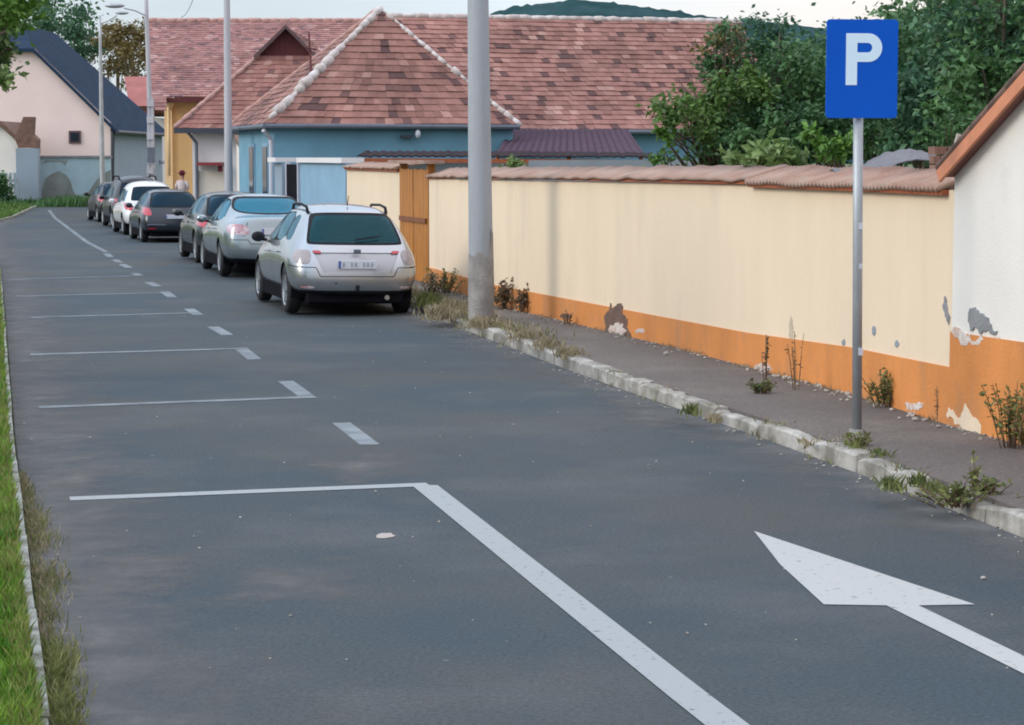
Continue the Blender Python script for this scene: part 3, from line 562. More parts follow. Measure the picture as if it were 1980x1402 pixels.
# --- blue house: square block with pyramid roof, long wing behind
du1 = Vector((-.262, .965, 0)); dv1 = Vector((.965, .262, 0))  # along the street / away from it
A = vec(-5.62, 51.8); B = A + dv1 * 5.85; Cc = A + du1 * 6.1; Dd = B + du1 * 6.1
bh = thing('blue_house', (-3.4, 54.5, 0), 'blue rendered house with old tiled pyramid roof and long wing behind the cream wall', 'house', 'houses along the street')
m_ = MB(); wallbox(m_, [A.xy, B.xy, Dd.xy, Cc.xy], -.2, 2.86); m_.build('wall', M['blue'], bh)
ov = .28; ez = 2.92
eA = A - dv1 * ov - du1 * ov; eB = B + dv1 * ov * .3 - du1 * ov; eC = Cc - dv1 * ov + du1 * ov; eD = Dd + dv1 * ov + du1 * ov
for v in (eA, eB, eC, eD): v.z = ez
ap = P(735, 17, 54.6)
apb = ap + du1 * .35
rf = MB(); roof_plane(rf, eA, eB, ap, ap); roof_plane(rf, eC, eA, apb, ap); roof_plane(rf, eB, eD, ap, apb); roof_plane(rf, eD, eC, apb, apb)
rfo = rf.build('roof', M['tileA'], bh)
m_ = MB(); capline(m_, eA.lerp(ap, .04), ap, .10, .27, .45, 3); capline(m_, ap, eB, .06, .22, .5, 4); m_.build('hip_mortar', M['mortar'], bh, sm=True)
m_ = MB(); capline(m_, eC, apb, .07, .35, .1, 5); m_.build('hip_tiles', M['hipcap'], bh, sm=True)
m_ = MB(); q = P(603, 205, 52.3); m_.ell(q, (.15, .12, .16), 9, 6, .15, rnd); m_.build('mortar_blob', M['mortar'], bh, sm=True)
m_ = MB(); m_.tube([q + Vector((0, .05, .1)), P(600, 110, 53.2), P(597, 62, 53.4)], [.03, .03, .02], 6); m_.tube([P(588, 92, 53.2), P(612, 96, 53.2)], .02, 6); m_.build('roof_antenna', M['darkred'], bh)
m_ = MB()
def gutter(mb, a, b, r=.07):
    a = Vector(a); b = Vector(b); mb.tube([a, b], r, 8)
gutter(m_, eA + Vector((0, 0, -.05)), eB + Vector((0, 0, -.05)), .065); gutter(m_, eA + Vector((0, 0, -.05)), eC + Vector((0, 0, -.05)), .06); m_.build('gutter', M['gutterg'], bh)
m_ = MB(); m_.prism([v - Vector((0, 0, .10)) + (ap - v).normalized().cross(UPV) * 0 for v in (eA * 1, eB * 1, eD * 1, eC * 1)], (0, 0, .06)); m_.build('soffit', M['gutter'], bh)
m_ = MB(); c = A - dv1 * .08 + du1 * .12; m_.tube([c + Vector((-.15, -.2, 2.78)), c + Vector((0, 0, 2.55)), c + Vector((0, 0, .1))], .06, 8); m_.build('downpipe', M['pipew'], bh)
for k, s in enumerate((1.35, 3.6)):
    w = MB(); c = A + du1 * s - dv1 * .012; w.box((c.x, c.y, 1.75), (.05, .85, 1.45), math.atan2(.262, .965))
    wf = w.build('window', M['blueside'], bh); w = MB(); c = c - dv1 * .035; w.box((c.x, c.y, 1.75), (.02, .70, 1.28), math.atan2(.262, .965)); w.build('pane', M['glassd'], wf)
for (x, y, r) in ((585, 300, 3), (598, 298, 3), (624, 293, 4), (780, 262, 5), (790, 264, 5)):
    pass
m_ = MB(); c = P(808, 259, 52.45); m_.ell(c, (.07, .08, .11), 8, 6); m_.tube([c, c + Vector((.02, .25, .05))], .02, 6); m_.build('outdoor_lamp', M['pipew'], bh, sm=True)
m_ = MB(); c = P(786, 264, 52.5); m_.box(c, (.28, .10, .07), .26); m_.build('junction_box', M['gutter'], bh)
# wing
wA = vec(-.9, 55.9); wdir = dv1; wl = 8.6; wB = wA + wdir * wl; wdep = 7.4
m_ = MB(); wallbox(m_, [(wA + du1 * .3).xy, (wB + du1 * .3).xy, (wB + du1 * (wdep - .3)).xy, (wA + du1 * (wdep - .3)).xy], -.2, 2.80); m_.build('wing_wall', M['blue'], bh, label='teal-blue side wing wall under the long tiled roof')
ea, eb = wA + UPV * 2.85, wB + UPV * 2.85; rz_ = 5.93
ta, tb = wA + du1 * wdep / 2 + UPV * rz_, wB + du1 * wdep / 2 + UPV * rz_
ba, bb_ = wA + du1 * wdep + UPV * 2.85, wB + du1 * wdep + UPV * 2.85
ta = ta - wdir * 1.5; ea2 = ea - wdir * .2; ba = ba - wdir * .2
rf = MB(); roof_plane(rf, ea2, eb, ta, tb); roof_plane(rf, bb_, ba, tb, ta); rf.build('wing_roof', M['tileA'], bh)
m_ = MB(); capline(m_, ta, tb, .085, .35, .15, 9); m_.build('ridge_mortar', M['mortar'], bh, sm=True)
m_ = MB(); gutter(m_, ea2 + Vector((0, -.05, -.06)), eb + Vector((0, -.05, -.06)), .06); m_.build('gutter', M['gutterg'], bh)
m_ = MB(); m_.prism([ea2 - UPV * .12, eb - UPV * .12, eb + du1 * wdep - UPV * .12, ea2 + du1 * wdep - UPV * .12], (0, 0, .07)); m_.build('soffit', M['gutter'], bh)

# --- pale blue annex with gateway
an = thing('gateway_annex', (-4.2, 46, 0), 'pale blue wall and gateway with a dark opening between blue house and cream wall', 'gateway')
ap_ = [vec(wb(t), t) for t in (42.42, 45, 47.9)]
m_ = MB(); wall_path(m_, ap_, -.1, 2.02, 0, .28); m_.build('wall', M['blueside'], an)
m_ = MB(); wall_path(m_, ap_, 2.025, 2.13, .08, .45); m_.build('coping', M['whiteh'], an, label='pale blue-white coping slab')
m_ = MB(); c = vec(wb(48.75), 48.75); m_.box((c.x + .1, c.y, .95), (.3, 1.5, 2.06), .26); m_.build('opening', M['dark'], an)  # solid near-black box, its colour stands in for shade inside the doorway
for t in (47.98, 49.62):
    m_ = MB(); c = vec(wb(t), t); m_.box((c.x, c.y, 1.0), (.10, .10, 2.1), .26); m_.build('door_post', M['pipew'], an)
m_ = MB(); c = vec(wb(50.4), 50.4); m_.box((c.x + .05, c.y, .95), (.3, 1.1, 2.1), .26); m_.build('pier', M['bluegray'], an)
m_ = MB(); c = vec(wb(50.45), 50.45); m_.box((c.x, c.y, 2.08), (.5, 1.2, .10), .26); m_.build('pier_cap', M['whiteh'], an)

# --- white house with gablet hip roof
w0 = P(372, 300, 70); hx0 = w0.x; cx = P(555, 100, 71.5).x; hx1 = 2 * cx - hx0
ph = thing('offwhite_house', (cx, 73, -.2), 'off-white house with hipped tile roof and dark red gablet, behind the blue house', 'house', 'houses along the street')
m_ = MB(); wallbox(m_, [(hx0, 70), (hx1, 70), (hx1, 79), (hx0, 79)], -.3, 3.0); m_.build('wall', M['whiteh'], ph)
ez2 = 3.05; z1 = 5.42; z2 = P(555, 52, 71.6).z
el, er = hx0 - .5, hx1 + .5; gl0, gl1 = P(500, 105, 71.4).x, P(606, 108, 71.4).x
rf = MB(); roof_plane(rf, (el, 69.6, ez2), (er, 69.6, ez2), (gl0, 71.4, z1), (gl1, 71.4, z1), .18)
rf.build('roof', M['tileB'], ph)
rf = MB(); roof_plane(rf, (el, 79.5, ez2), (el, 69.6, ez2), (gl0, 79.5, z1), (gl0, 71.4, z1), .18); roof_plane(rf, (gl0 - .1, 79.5, z1 - .1), (gl0 - .1, 71.2, z1 - .1), (cx, 79.5, z2), (cx, 71.2, z2), .18)
roof_plane(rf, (er, 69.6, ez2), (er, 79.5, ez2), (gl1, 71.4, z1), (gl1, 79.5, z1), .18); roof_plane(rf, (gl1 + .1, 71.2, z1 - .1), (gl1 + .1, 79.5, z1 - .1), (cx, 71.2, z2), (cx, 79.5, z2), .18)
rf.build('side_roof', M['tileB'], ph)
m_ = MB(); m_.prism([Vector((gl0, 71.45, z1)), Vector((gl1, 71.45, z1)), Vector((cx, 71.45, z2 - .03))], (0, .1, 0)); m_.build('gablet', M['darkred'], ph, label='dark red boarded gablet')
m_ = MB()
for s, gx in ((-1, gl0 - .12), (1, gl1 + .12)):
    m_.prism([Vector((gx, 71.15, z1 - .13)), Vector((cx, 71.15, z2 - .08)), Vector((cx, 71.15, z2 + .05)), Vector((gx + s * .02, 71.15, z1))], (0, .06, 0))
m_.build('barge_board', M['winbrown'], ph)
m_ = MB(); capline(m_, (el, 69.6, ez2 + .03), (gl0, 71.4, z1), .085, .35, .12, 12); m_.build('hip_tiles', M['hipcap'], ph, sm=True); m_ = MB(); capline(m_, (er, 69.6, ez2 + .03), (gl1, 71.4, z1), .085, .35, .12, 13); m_.build('hip_tiles', M['hipcap'], ph, sm=True)
m_ = MB(); m_.box((cx, 69.55, ez2 - .08), (er - el, .16, .16)); m_.build('gutter', M['gutter'], ph)
m_ = MB(); m_.tube([(el + .4, 69.6, 2.95), (hx0 + .15, 69.88, 2.6), (hx0 + .15, 69.88, -.2)], .055, 8); m_.build('downpipe', M['gutterg'], ph)
q = P(407, 317, 69.6); m_ = MB(); m_.box(q, (.78, .7, .10)); m_.build('door_canopy', M['redsign'], ph)
q = P(426, 326, 69.7); m_ = MB(); m_.box(q, (.14, .1, .2)); m_.build('sign_board', M['redsign'], ph)
m_ = MB(); q = P(408, 345, 69.95); m_.box((q.x, 69.97, .75), (.85, .06, 1.9)); m_.build('door', M['ivory'], ph)
iw = thing('garden_wall', (-8.2, 62, -.1), 'ivory garden wall stepping down between the blue house and the off-white house', 'wall', 'walls along the pavement')
m_ = MB(); a, b = P(477, 330, 58.5), P(458, 330, 66); m_.prism([Vector((a.x, 58.5, -.3)), Vector((b.x, 66, -.3)), Vector((b.x, 66, P(455, 268, 66).z)), Vector((a.x, 58.5, P(476, 302, 58.5).z))], (.25, 0, 0)); m_.build('wall_face', M['ivory'], iw)
m_ = MB(); m_.prism([Vector((a.x - .08, 58.5, P(476, 302, 58.5).z)), Vector((b.x - .08, 66, P(455, 268, 66).z)), Vector((b.x - .08, 66, P(455, 261, 66).z)), Vector((a.x - .08, 58.5, P(476, 292, 58.5).z))], (.45, 0, 0)); m_.build('coping', M['brownold'], iw)

# --- yellow house with the big red-brown roof
yh = thing('yellow_house', (-6, 84, -.2), 'yellow house with a very large plain tiled roof, rising behind the off-white house', 'house', 'houses along the street')
yx0 = P(334, 250, 80).x; yx1 = P(790, 250, 80).x; ez3 = P(350, 188, 79.6).z
m_ = MB(); wallbox(m_, [(yx0, 80), (yx1, 80), (yx1, 94), (yx0, 94)], -.3, ez3 - .02); m_.build('wall', M['yellow'], yh)
m_ = MB(); pxl = P(318, 250, 79.9).x; wallbox(m_, [(pxl, 79.9), (yx0 - .005, 79.9), (yx0 - .005, 94), (pxl, 94)], -.3, ez3 - .06); m_.build('corner_pilaster', M['yellowpale'], yh)
m_ = MB(); q = P(326, 200, 79.8); m_.ell(q, (.2, .15, .22), 8, 6); m_.tube([q, P(326, 215, 79.7), P(327, 340, 79.7)], .06, 8); m_.build('downpipe', M['yellowpale'], yh, sm=True)
zr = P(400, 41, 87).z; rl = P(283, 41, 87).x; rr_ = P(800, 41, 87).x
rf = MB(); roof_plane(rf, (P(292, 180, 79.3).x, 79.3, ez3), (yx1 + .5, 79.3, ez3), (rl, 87, zr), (rr_, 87, zr), .22); roof_plane(rf, (rr_, 94.7, ez3), (rl, 94.7, ez3), (rr_, 87, zr), (rl, 87, zr), .22)
rf.build('roof', M['tileC'], yh)
rf = MB(); roof_plane(rf, (P(300, 212, 78.4).x, 78.4, P(300, 214, 78.4).z), (P(322, 212, 78.4).x, 78.4, P(320, 214, 78.4).z), (P(292, 182, 79.2).x, 79.2, ez3 + .02), (P(322, 182, 79.2).x, 79.2, ez3 + .02), .2); rf.build('porch_roof', M['tileC'], yh)
m_ = MB(); capline(m_, (rl, 87, zr + .03), (rr_, 87, zr + .03), .10, .4, .1, 15); m_.build('ridge_tiles', M['hipcap'], yh, sm=True)
m_ = MB(); m_.box(((yx0 + yx1) / 2, 79.45, ez3 - .11), (yx1 - yx0 + .6, .5, .16)); m_.build('eave_board', M['darkred'], yh)

# --- pink house with navy roof at the end of the street
kh = thing('pink_house', (-21.5, 110, 0), 'pale pink gabled house with navy roof at the bend of the street', 'house', 'houses along the street')
gx0, gx1, gy, gy2 = -28.4, P(214, 270, 102).x, 102, 117; ze = P(214, 238, 102).z; rx = -23.6; rzt = 8.5
sl_ = (rzt - ze) / (gx1 - rx); hzt = 7.15; hxr = gx1 - (hzt - ze) / sl_; hxl = 2 * rx - hxr
m_ = MB(); m_.prism([Vector((gx0, gy, -.2)), Vector((gx1, gy, -.2)), Vector((gx1, gy, ze)), Vector((hxr, gy, hzt)), Vector((hxl, gy, hzt)), Vector((gx0, gy, ze))], (0, .3, 0)); m_.build('gable_wall', M['pink'], kh)
m_ = MB(); wallbox(m_, [(gx1 - .3, gy + .3), (gx1, gy + .3), (gx1, gy2), (gx1 - .3, gy2)], -.3, ze); m_.build('side_wall', M['bluegray'], kh, label='grey-blue side wall')
m_ = MB()
e_x = gx1 + .3; e_z = ze - .3 * sl_; q0 = Vector((e_x, gy - .3, e_z)); q1 = Vector((e_x, gy2 + .4, e_z)); q2 = Vector((rx, 113.4, rzt)); q3 = Vector((rx, 106, rzt)); q4 = Vector((hxr, gy - .3, hzt)); q5 = Vector((hxl, gy - .3, hzt)); q6 = Vector((2 * rx - e_x, gy - .3, e_z)); q7 = Vector((2 * rx - e_x, gy2 + .4, e_z))
top = [q0, q1, q2, q3, q4, q5, q6, q7]; dn = [q - UPV * .16 for q in top]
m_.add(top + dn, [(0, 1, 2, 3, 4), (4, 3, 5), (5, 3, 2, 7, 6), (2, 1, 7), (8, 12, 11, 10, 9), (0, 4, 12, 8), (4, 5, 13, 12), (5, 6, 14, 13), (0, 8, 9, 1), (6, 7, 15, 14), (1, 9, 15, 7)]); m_.build('roof', M['navyroof'], kh)
m_ = MB(); m_.tube([q0 - UPV * .12 + Vector((.08, 0, 0)), q1 - UPV * .12 + Vector((.08, 0, 0))], .09, 8); m_.tube([(gx1 + .12, gy - .06, e_z - .1), (gx1 + .02, gy - .06, -.1)], .09, 8); m_.build('gutter', M['gutter'], kh)
q = P(145, 265, gy); m_ = MB(); m_.box((q.x, gy - .03, q.z), (.56, .08, .58)); wfo = m_.build('window', M['winbrown'], kh); m_ = MB(); m_.box((q.x, gy - .08, q.z), (.38, .02, .40)); m_.build('pane', M['glassd'], wfo)
q = P(1045 / 3.34, 313, 108); m_ = MB(); m_.ell((gx1 + .15, 116, q.z), (.15, .15, .15), 8, 6); m_.build('wall_lamp', M['pipew'], kh, sm=True)
# low wall with patches of cement
ow = thing('peeling_wall', (-19.7, 98, 0), 'low pale blue wall with big bare cement patches below the pink house', 'wall')
x0, x1 = P(76, 340, 98).x, P(214, 340, 98).x; zt = P(100, 305, 98).z
m_ = MB(); m_.box(((x0 + x1) / 2, 98, zt / 2 - .1), (x1 - x0, .3, zt + .2)); m_.build('wall_face', M['oldblue'], ow)
m_ = MB(); m_.box(((x0 + x1) / 2, 98, zt + .045), (x1 - x0 + .1, .45, .09)); m_.build('coping', M['cement'], ow)
def patch(pts, D, m, parent, name='cement_patch'):
    b = MB(); b.prism([P(x, y, D) for x, y in pts], (0, .02, 0)); return b.build(name, m, parent)
patch([(80, 392), (82, 365), (88, 345), (100, 336), (114, 331), (128, 338), (136, 350), (141, 368), (150, 382), (170, 392)], 97.83, M['greenish'], ow)
patch([(162, 392), (172, 370), (184, 352), (196, 338), (214, 328), (214, 392)], 97.83, M['greenish'], ow)
patch([(84, 316), (88, 310), (130, 310), (126, 320), (118, 312), (94, 312)], 97.83, M['greenish'], ow)
# pier + weathered gate roof + white outbuilding at far left
pi = thing('gate_pier', (-21.6, 97, 0), 'pale grey gate pier under stepped brown tiles beside the peeling wall', 'pier')
x0, x1 = P(34, 340, 96.5).x, P(76, 340, 96.5).x; zt = P(50, 287, 96.5).z
m_ = MB(); m_.box(((x0 + x1) / 2, 96.5, zt / 2 - .1), (x1 - x0, .5, zt + .2)); m_.build('pier_face', M['bluegray'], pi)
m_ = MB()
for pts in ([(28, 268), (45, 226), (64, 226), (62, 262), (72, 270), (73, 296), (66, 296), (64, 286), (36, 286)],):
    m_.prism([P(x, y, 96.3) for x, y in pts], (0, .6, 0))
m_.build('tile_cap', M['brownold'], pi)
ob = thing('white_outbuilding', (-24, 97.5, 0), 'white outbuilding with a sloping verge at the far left', 'shed')
m_ = MB(); m_.prism([P(x, y, 96.9) for x, y in [(-60, 400), (34, 400), (34, 275), (0, 243), (-60, 243)]], (0, 4, 0)); m_.build('wall', M['white'], ob)
m_ = MB(); m_.prism([P(x, y, 96.7) for x, y in [(-62, 243), (1, 243), (37, 276), (37, 268), (1, 234), (-62, 234)]], (0, 4.4, 0)); m_.build('roof', M['brownold'], ob)
fb = thing('picket_fence', (-23, 95.5, 0), 'short run of weathered pale pickets at the far left edge', 'fence')
for x in (-6, 3, 12, 21, 29):
    m_ = MB(); q = P(x, 366, 95.5); m_.box((q.x, 95.5, .7), (.12, .04, 1.5)); m_.build('picket', M['bluegray'], fb)
m_ = MB(); a, b = P(-10, 350, 95.5), P(33, 350, 95.5); m_.box(((a.x + b.x) / 2, 95.56, 1.1), (b.x - a.x, .05, .1)); m_.build('rail', M['stone'], fb)
# far red roof
fr_ = thing('far_house', (-21, 128, 0), 'distant house with a red roof between the navy roof and the pole', 'house', 'houses along the street')
m_ = MB(); a = P(240, 148, 128); b = P(300, 148, 128); m_.prism([a, b, P(310, 205, 124), P(250, 205, 124)], (0, 6, -.5)); m_.build('roof', M['redroof'], fr_)
m_ = MB(); m_.box(((a.x + b.x) / 2 + .2, 128.6, 2.2), (2.0, 5, 4.4)); m_.build('wall', M['whiteh'], fr_)

# ------------------------------------------------------------------ sheds and clutter behind the cream wall
sh = thing('lean_to', (1.5, 53.6, 0), 'purple-brown sheet lean-to roof against the wing of the blue house', 'lean-to')
m_ = MB(); a0, a1 = P(988, 250, 55.6), P(1214, 250, 56.2); b0, b1 = P(958, 299, 50.5), P(1247, 299, 50.5)
n = 60; vs = []
for i in range(n + 1):
    t = i / n; w = .03 * math.sin(i * math.pi / 1.5)
    p, q = a0.lerp(a1, t), b0.lerp(b1, t); vs += [p + UPV * w, q + UPV * w, q + UPV * (w - .03), p + UPV * (w - .03)]
m_.add(vs, [(i * 4 + j, i * 4 + (j + 1) % 4, i * 4 + 4 + (j + 1) % 4, i * 4 + 4 + j) for i in range(n) for j in range(4)]); m_.build('roof_sheet', M['purple'], sh)
for px in (962, 1100, 1240):
    m_ = MB(); q = P(px, 303, 50.7); m_.tube([(q.x, 50.7, 0), (q.x, 50.7, q.z)], .05, 6); m_.build('post', M['woodd'], sh)
s2 = thing('corrugated_shed', (-.8, 45.5, 0), 'low shed with dark corrugated roof just behind the cream wall and gate', 'shed')
m_ = MB(); vs = []; n = 120
for i in range(n + 1):
    t = i / n; px = 690 + 570 * t; D = 44 + 2.2 * t; w = .012 * math.sin(i * 1.9) + .02 * noise.noise(Vector((i * .31, 0, 0)))
    p = P(px + (16 if i < 3 else 0), 292 + 6 * max(0, t - .5), D + 2.5); q = P(px, 301 + 1 * t, D)
    vs += [p + UPV * w, q + UPV * w, q + UPV * (w - .025), p + UPV * (w - .025)]
m_.add(vs, [(i * 4 + j, i * 4 + (j + 1) % 4, i * 4 + 4 + (j + 1) % 4, i * 4 + 4 + j) for i in range(n) for j in range(4)]); m_.build('roof_sheet', M['corr'], s2)
m_ = MB(); a, b = P(676, 309, 43.9), P(1350, 313, 46.0); m_.prism([a - UPV * .05, b - UPV * .05, b + UPV * .035, a + UPV * .035], (0, .05, 0)); m_.build('fascia', M['copedge'], s2)
m_ = MB(); m_.prism([Vector((a.x + .1, 44.4, 0)), Vector((b.x, 46.5, 0)), Vector((b.x, 46.5, b.z)), Vector((a.x + .1, 44.4, a.z))], (0, .15, 0)); m_.build('wall', M['greysheet'], s2)
gs = thing('grey_panel', (.9, 33.5, 0), 'pale grey sheet panel standing behind the cream wall', 'panel')
a, b = P(1022, 330, 33), P(1352, 330, 33.6); m_ = MB(); m_.prism([Vector((a.x, 33, .3)), Vector((b.x, 33.6, .3)), P(1352, 308, 33.6), P(1022, 310, 33)], (0, .04, 0)); m_.build('sheet', M['greysheet'], gs)
for px in (1030, 1180, 1340):
    m_ = MB(); q = P(px, 312, 33.7); m_.tube([(q.x, 33.75, 0), (q.x, 33.75, q.z)], .03, 6); m_.build('post', M['woodd'], gs)
# tarpaulin on a woodpile
tp = thing('tarpaulin_stack', (3.9, 19.6, 0), 'creased grey tarpaulin thrown over a low stack behind the wall, right of the sign post', 'tarpaulin')
m_ = MB(); NXX, NYY = 22, 8
for j in range(NYY + 1):
    for i in range(NXX + 1):
        t = i / NXX; px = 1610 + 195 * t; base = lerp_tab([(0, 328), (.3, 322), (.42, 306), (.55, 296), (.72, 288), (.88, 290), (1, 300)], t)
        q = P(px, base, 19.6); s = j / NYY; z = q.z - (2 * s - 1) ** 2 * .09 + .02 * noise.noise(Vector((i * .7, j * .9, 4)))
        m_.v.append((q.x + .03 * noise.noise(Vector((i, j, 8))), 19.1 + 1.1 * s, z))
m_.f = [(j * (NXX + 1) + i, j * (NXX + 1) + i + 1, (j + 1) * (NXX + 1) + i + 1, (j + 1) * (NXX + 1) + i) for j in range(NYY) for i in range(NXX)]; m_.uv = [None] * len(m_.f)
o = m_.build('tarpaulin', M['tarp'], tp); so_ = o.modifiers.new('s', 'SOLIDIFY'); so_.thickness = .01
m_ = MB()
for j in range(5):
    for i in range(9):
        q = P(1690 + 14 * i, 300, 19.7); m_.tube([(q.x, 19.25, 1.3 + j * .15), (q.x + .01, 20.1, 1.3 + j * .15)], .065, 7)
m_.build('logs', M['woodd'], tp)
bp = thing('brick_pile', (3.9, 17.9, 0), 'stacked old bricks and a pale frame behind the wall beside the white house verge', 'brick pile')
m_ = MB(); r = random.Random(8)
for k in range(9):
    for i in range(7):
        z = 1.35 + k * .075
        if z > 1.98 + (.0 if i < 3 else .1): continue
        q = P(1808 + i * 13, 300, 17.9); m_.box((q.x + r.uniform(-.006, .006), 17.9 + r.uniform(-.03, .03), z + .25), (.052 + .0, .24, .065), r.uniform(-.06, .06))
m_.build('bricks', M['brick'], bp)
m_ = MB(); q0 = P(1845, 292, 17.6); q1 = P(1852, 262, 17.6); q2 = P(1880, 272, 17.6); m_.tube([q0, q1, q2], .02, 6); m_.build('frame', M['stone'], bp)
m_ = MB(); q = P(1858, 300, 18); m_.box((q.x, 18, .72), (.55, .5, 1.44)); m_.build('plinth', M['brick'], bp)

# ------------------------------------------------------------------ poles, lamps, sign
def pole(name, px0, py0, pxt, pyt, D, z0, r0, r1, m, label, cat, group='utility poles along the street', base=None):
    b = P(px0, py0, D); t = P(pxt, pyt, D); t = b + (t - b) * 1.0
    th = thing(name, (b.x, D, z0), label, cat, group)
    mb = MB(); d = (t - b) / (t.z - b.z); p0 = b + d * (z0 - b.z - .1)
    mb.tube([p0.lerp(t, k / 8) for k in range(9)], [r0 + (r1 - r0) * k / 8 for k in range(9)], 24); mb.build('pole_shaft', m, th, sm=True)
    if base:
        mb = MB(); q = b + d * (base - b.z); p0 = b + d * (z0 - b.z - .08); k = (base - b.z) / (t.z - b.z)
        mb.tube([p0, p0.lerp(q, .5), q], [r0 + .006, r0 + .005, r0 + (r1 - r0) * k + .002], 40, cap=False)
        rj = random.Random(3); mb.v[-40:] = [(v[0], v[1], v[2] + .10 * noise.noise(Vector((v[0] * 9, v[1] * 9, 1))) + rj.uniform(-.02, .02) + (.28 if v[0] > q.x + .11 else 0)) for v in mb.v[-40:]]; mb.build('pole_base', M['postb'], th, sm=True)
    return th, t
pole('utility_pole', 931, 620, 920, -400, 26.95, .12, .158, .112, M['post'], 'thick round concrete pole in the foreground beside the nearest silver car', 'pole', base=.95)
pole('utility_pole', 443, 430, 437, -150, 55, -.02, .115, .070, M['post2'], 'slim pale concrete pole in front of the off-white house', 'pole')
lp, t = pole('utility_pole', 293, 300, 281, -40, 78, -.2, .10, .07, M['post2'], 'tapered concrete pole with slots beside the yellow house corner, carrying a street lamp arm', 'pole')
mb = MB()
for s in (-1, 1):
    a = P(292 + s * 5, 398, 77.9); b = P(290 + s * 3.5, 190, 77.9); mb.prism([a + Vector((-.05, 0, 0)), a + Vector((.05, 0, 0)), b + Vector((.035, 0, 0)), b + Vector((-.035, 0, 0))], (0, .22, 0))
for y in (200, 232, 264, 296, 330): q = P(291, y, 77.95); mb.box(q, (.24, .18, .22))
mb.build('slotted_leg', M['post2'], lp)
mb = MB(); mb.tube([P(281, 30, 77.9), P(262, 21, 77.7), P(240, 16, 77.5)], .025, 6); mb.build('lamp_arm', M['galv'], lp)
mb = MB(); mb.ell(P(222, 11, 77.4), (.36, .16, .09), 10, 6); mb.build('lamp_head', M['galv'], lp, sm=True)
mb = MB(); mb.box(P(292, 300, 77.7), (.26, .1, .55)); mb.build('meter_box', M['gutterg'], lp)
l2, t = pole('street_lamp', 199, 396, 193, 30, 95, 0, .125, .055, M['galv'], 'slender grey metal lamp pole in front of the peeling wall', 'street lamp', None)
mb = MB(); mb.tube([P(194, 46, 95), P(210, 40, 94.8), P(226, 30, 94.6)], .03, 6); mb.build('lamp_arm', M['galv'], l2)
mb = MB(); mb.ell(P(236, 25, 94.5), (.30, .15, .08), 10, 6); mb.build('lamp_head', M['galv'], l2, sm=True)
wi = MB(); a, b = P(281, 14, 78), P(437, -60, 55)
a2, b2 = P(350, 34, 86), P(386, -40, 60); wi.tube([a2.lerp(b2, k / 10) - UPV * (.25 * math.sin(math.pi * k / 10)) for k in range(11)], .010, 5)
tag(wi.build('overhead_cable', M['gutter']), 'thin overhead cable crossing the sky above the roofs', 'cable')

SD = 15.9; sb = P(1657, 838, SD)
ps = thing('parking_sign', (sb.x, SD, .12), 'blue parking sign with white P on a galvanised post in the pavement', 'sign')
st = P(1660, 60, SD)
mb = MB(); mb.tube([Vector((sb.x, SD, .1)), st], .036, 20); mb.build('post', M['galv'], ps, sm=True)
mb = MB(); mb.tube([Vector((sb.x, SD, .08)), Vector((sb.x, SD, .15))], .06, 16); mb.build('footing', M['postb'], ps, sm=True)
sc = P(1667, 133, SD - .06); sw, shh = 139 * SD / F / 1.0, 187 * SD / F
def rrect(w, h, r, n=6):
    pts = []
    for cx_, cy_, a0 in ((w / 2 - r, h / 2 - r, 0), (-w / 2 + r, h / 2 - r, 90), (-w / 2 + r, -h / 2 + r, 180), (w / 2 - r, -h / 2 + r, 270)):
        for k in range(n + 1): a = R(a0 + 90 * k / n); pts.append((cx_ + r * math.cos(a), cy_ + r * math.sin(a)))
    return pts
syaw = R(6)
def sp(x, z, y=0): c, s = math.cos(syaw), math.sin(syaw); return Vector((sc.x + x * c - y * s, sc.y + x * s + y * c, sc.z + z))
mb = MB(); mb.prism([sp(x, z) for x, z in rrect(sw, shh, .025)], sp(0, 0, .018) - sp(0, 0)); mb.build('sign_panel', M['signblue'], ps)
k = SD / F
def pp(px, py): return ((px - 1667) * k, (133 - py) * k)
mb = MB()
S = [pp(1635, 66), pp(1657, 66), pp(1657, 164), pp(1635, 164)]
mb.prism([sp(x, z, -.003) for x, z in S], sp(0, 0, .003) - sp(0, 0, .001))
cx0, cy0 = pp(1679, 93); ro, ri = 26.5 * k, 9 * k; outer = [pp(1657, 66)]; inner = [pp(1657, 84)]
n = 14
for i in range(n + 1):
    a = R(90 - 180 * i / n); outer.append((cx0 + ro * math.cos(a), cy0 + (27 * k) * math.sin(a))); inner.append((cx0 - 2 * k + ri * math.cos(a), cy0 + ri * math.sin(a)))
outer.append(pp(1657, 120)); inner.append(pp(1657, 102))
for i in range(len(outer) - 1): mb.prism([sp(*outer[i], -.003), sp(*outer[i + 1], -.003), sp(*inner[i + 1], -.003), sp(*inner[i], -.003)], sp(0, 0, .003) - sp(0, 0, .001))
mb.build('letter_p', M['signwhite'], ps)
for z in (.22, -.22):
    mb = MB(); q = sp(-.02, z, .05); mb.box((sc.x - .02, sc.y + .05, sc.z + z), (.12, .09, .03), syaw); mb.build('clamp', M['galv'], ps)
for (y, w) in ((437, .03), (515, .022), (680, .035)):
    mb = MB(); q = P(1664, y, SD - .036); mb.box((q.x, q.y, q.z), (w, .006, w * 1.6)); mb.build('sticker', M['pipew'], ps)

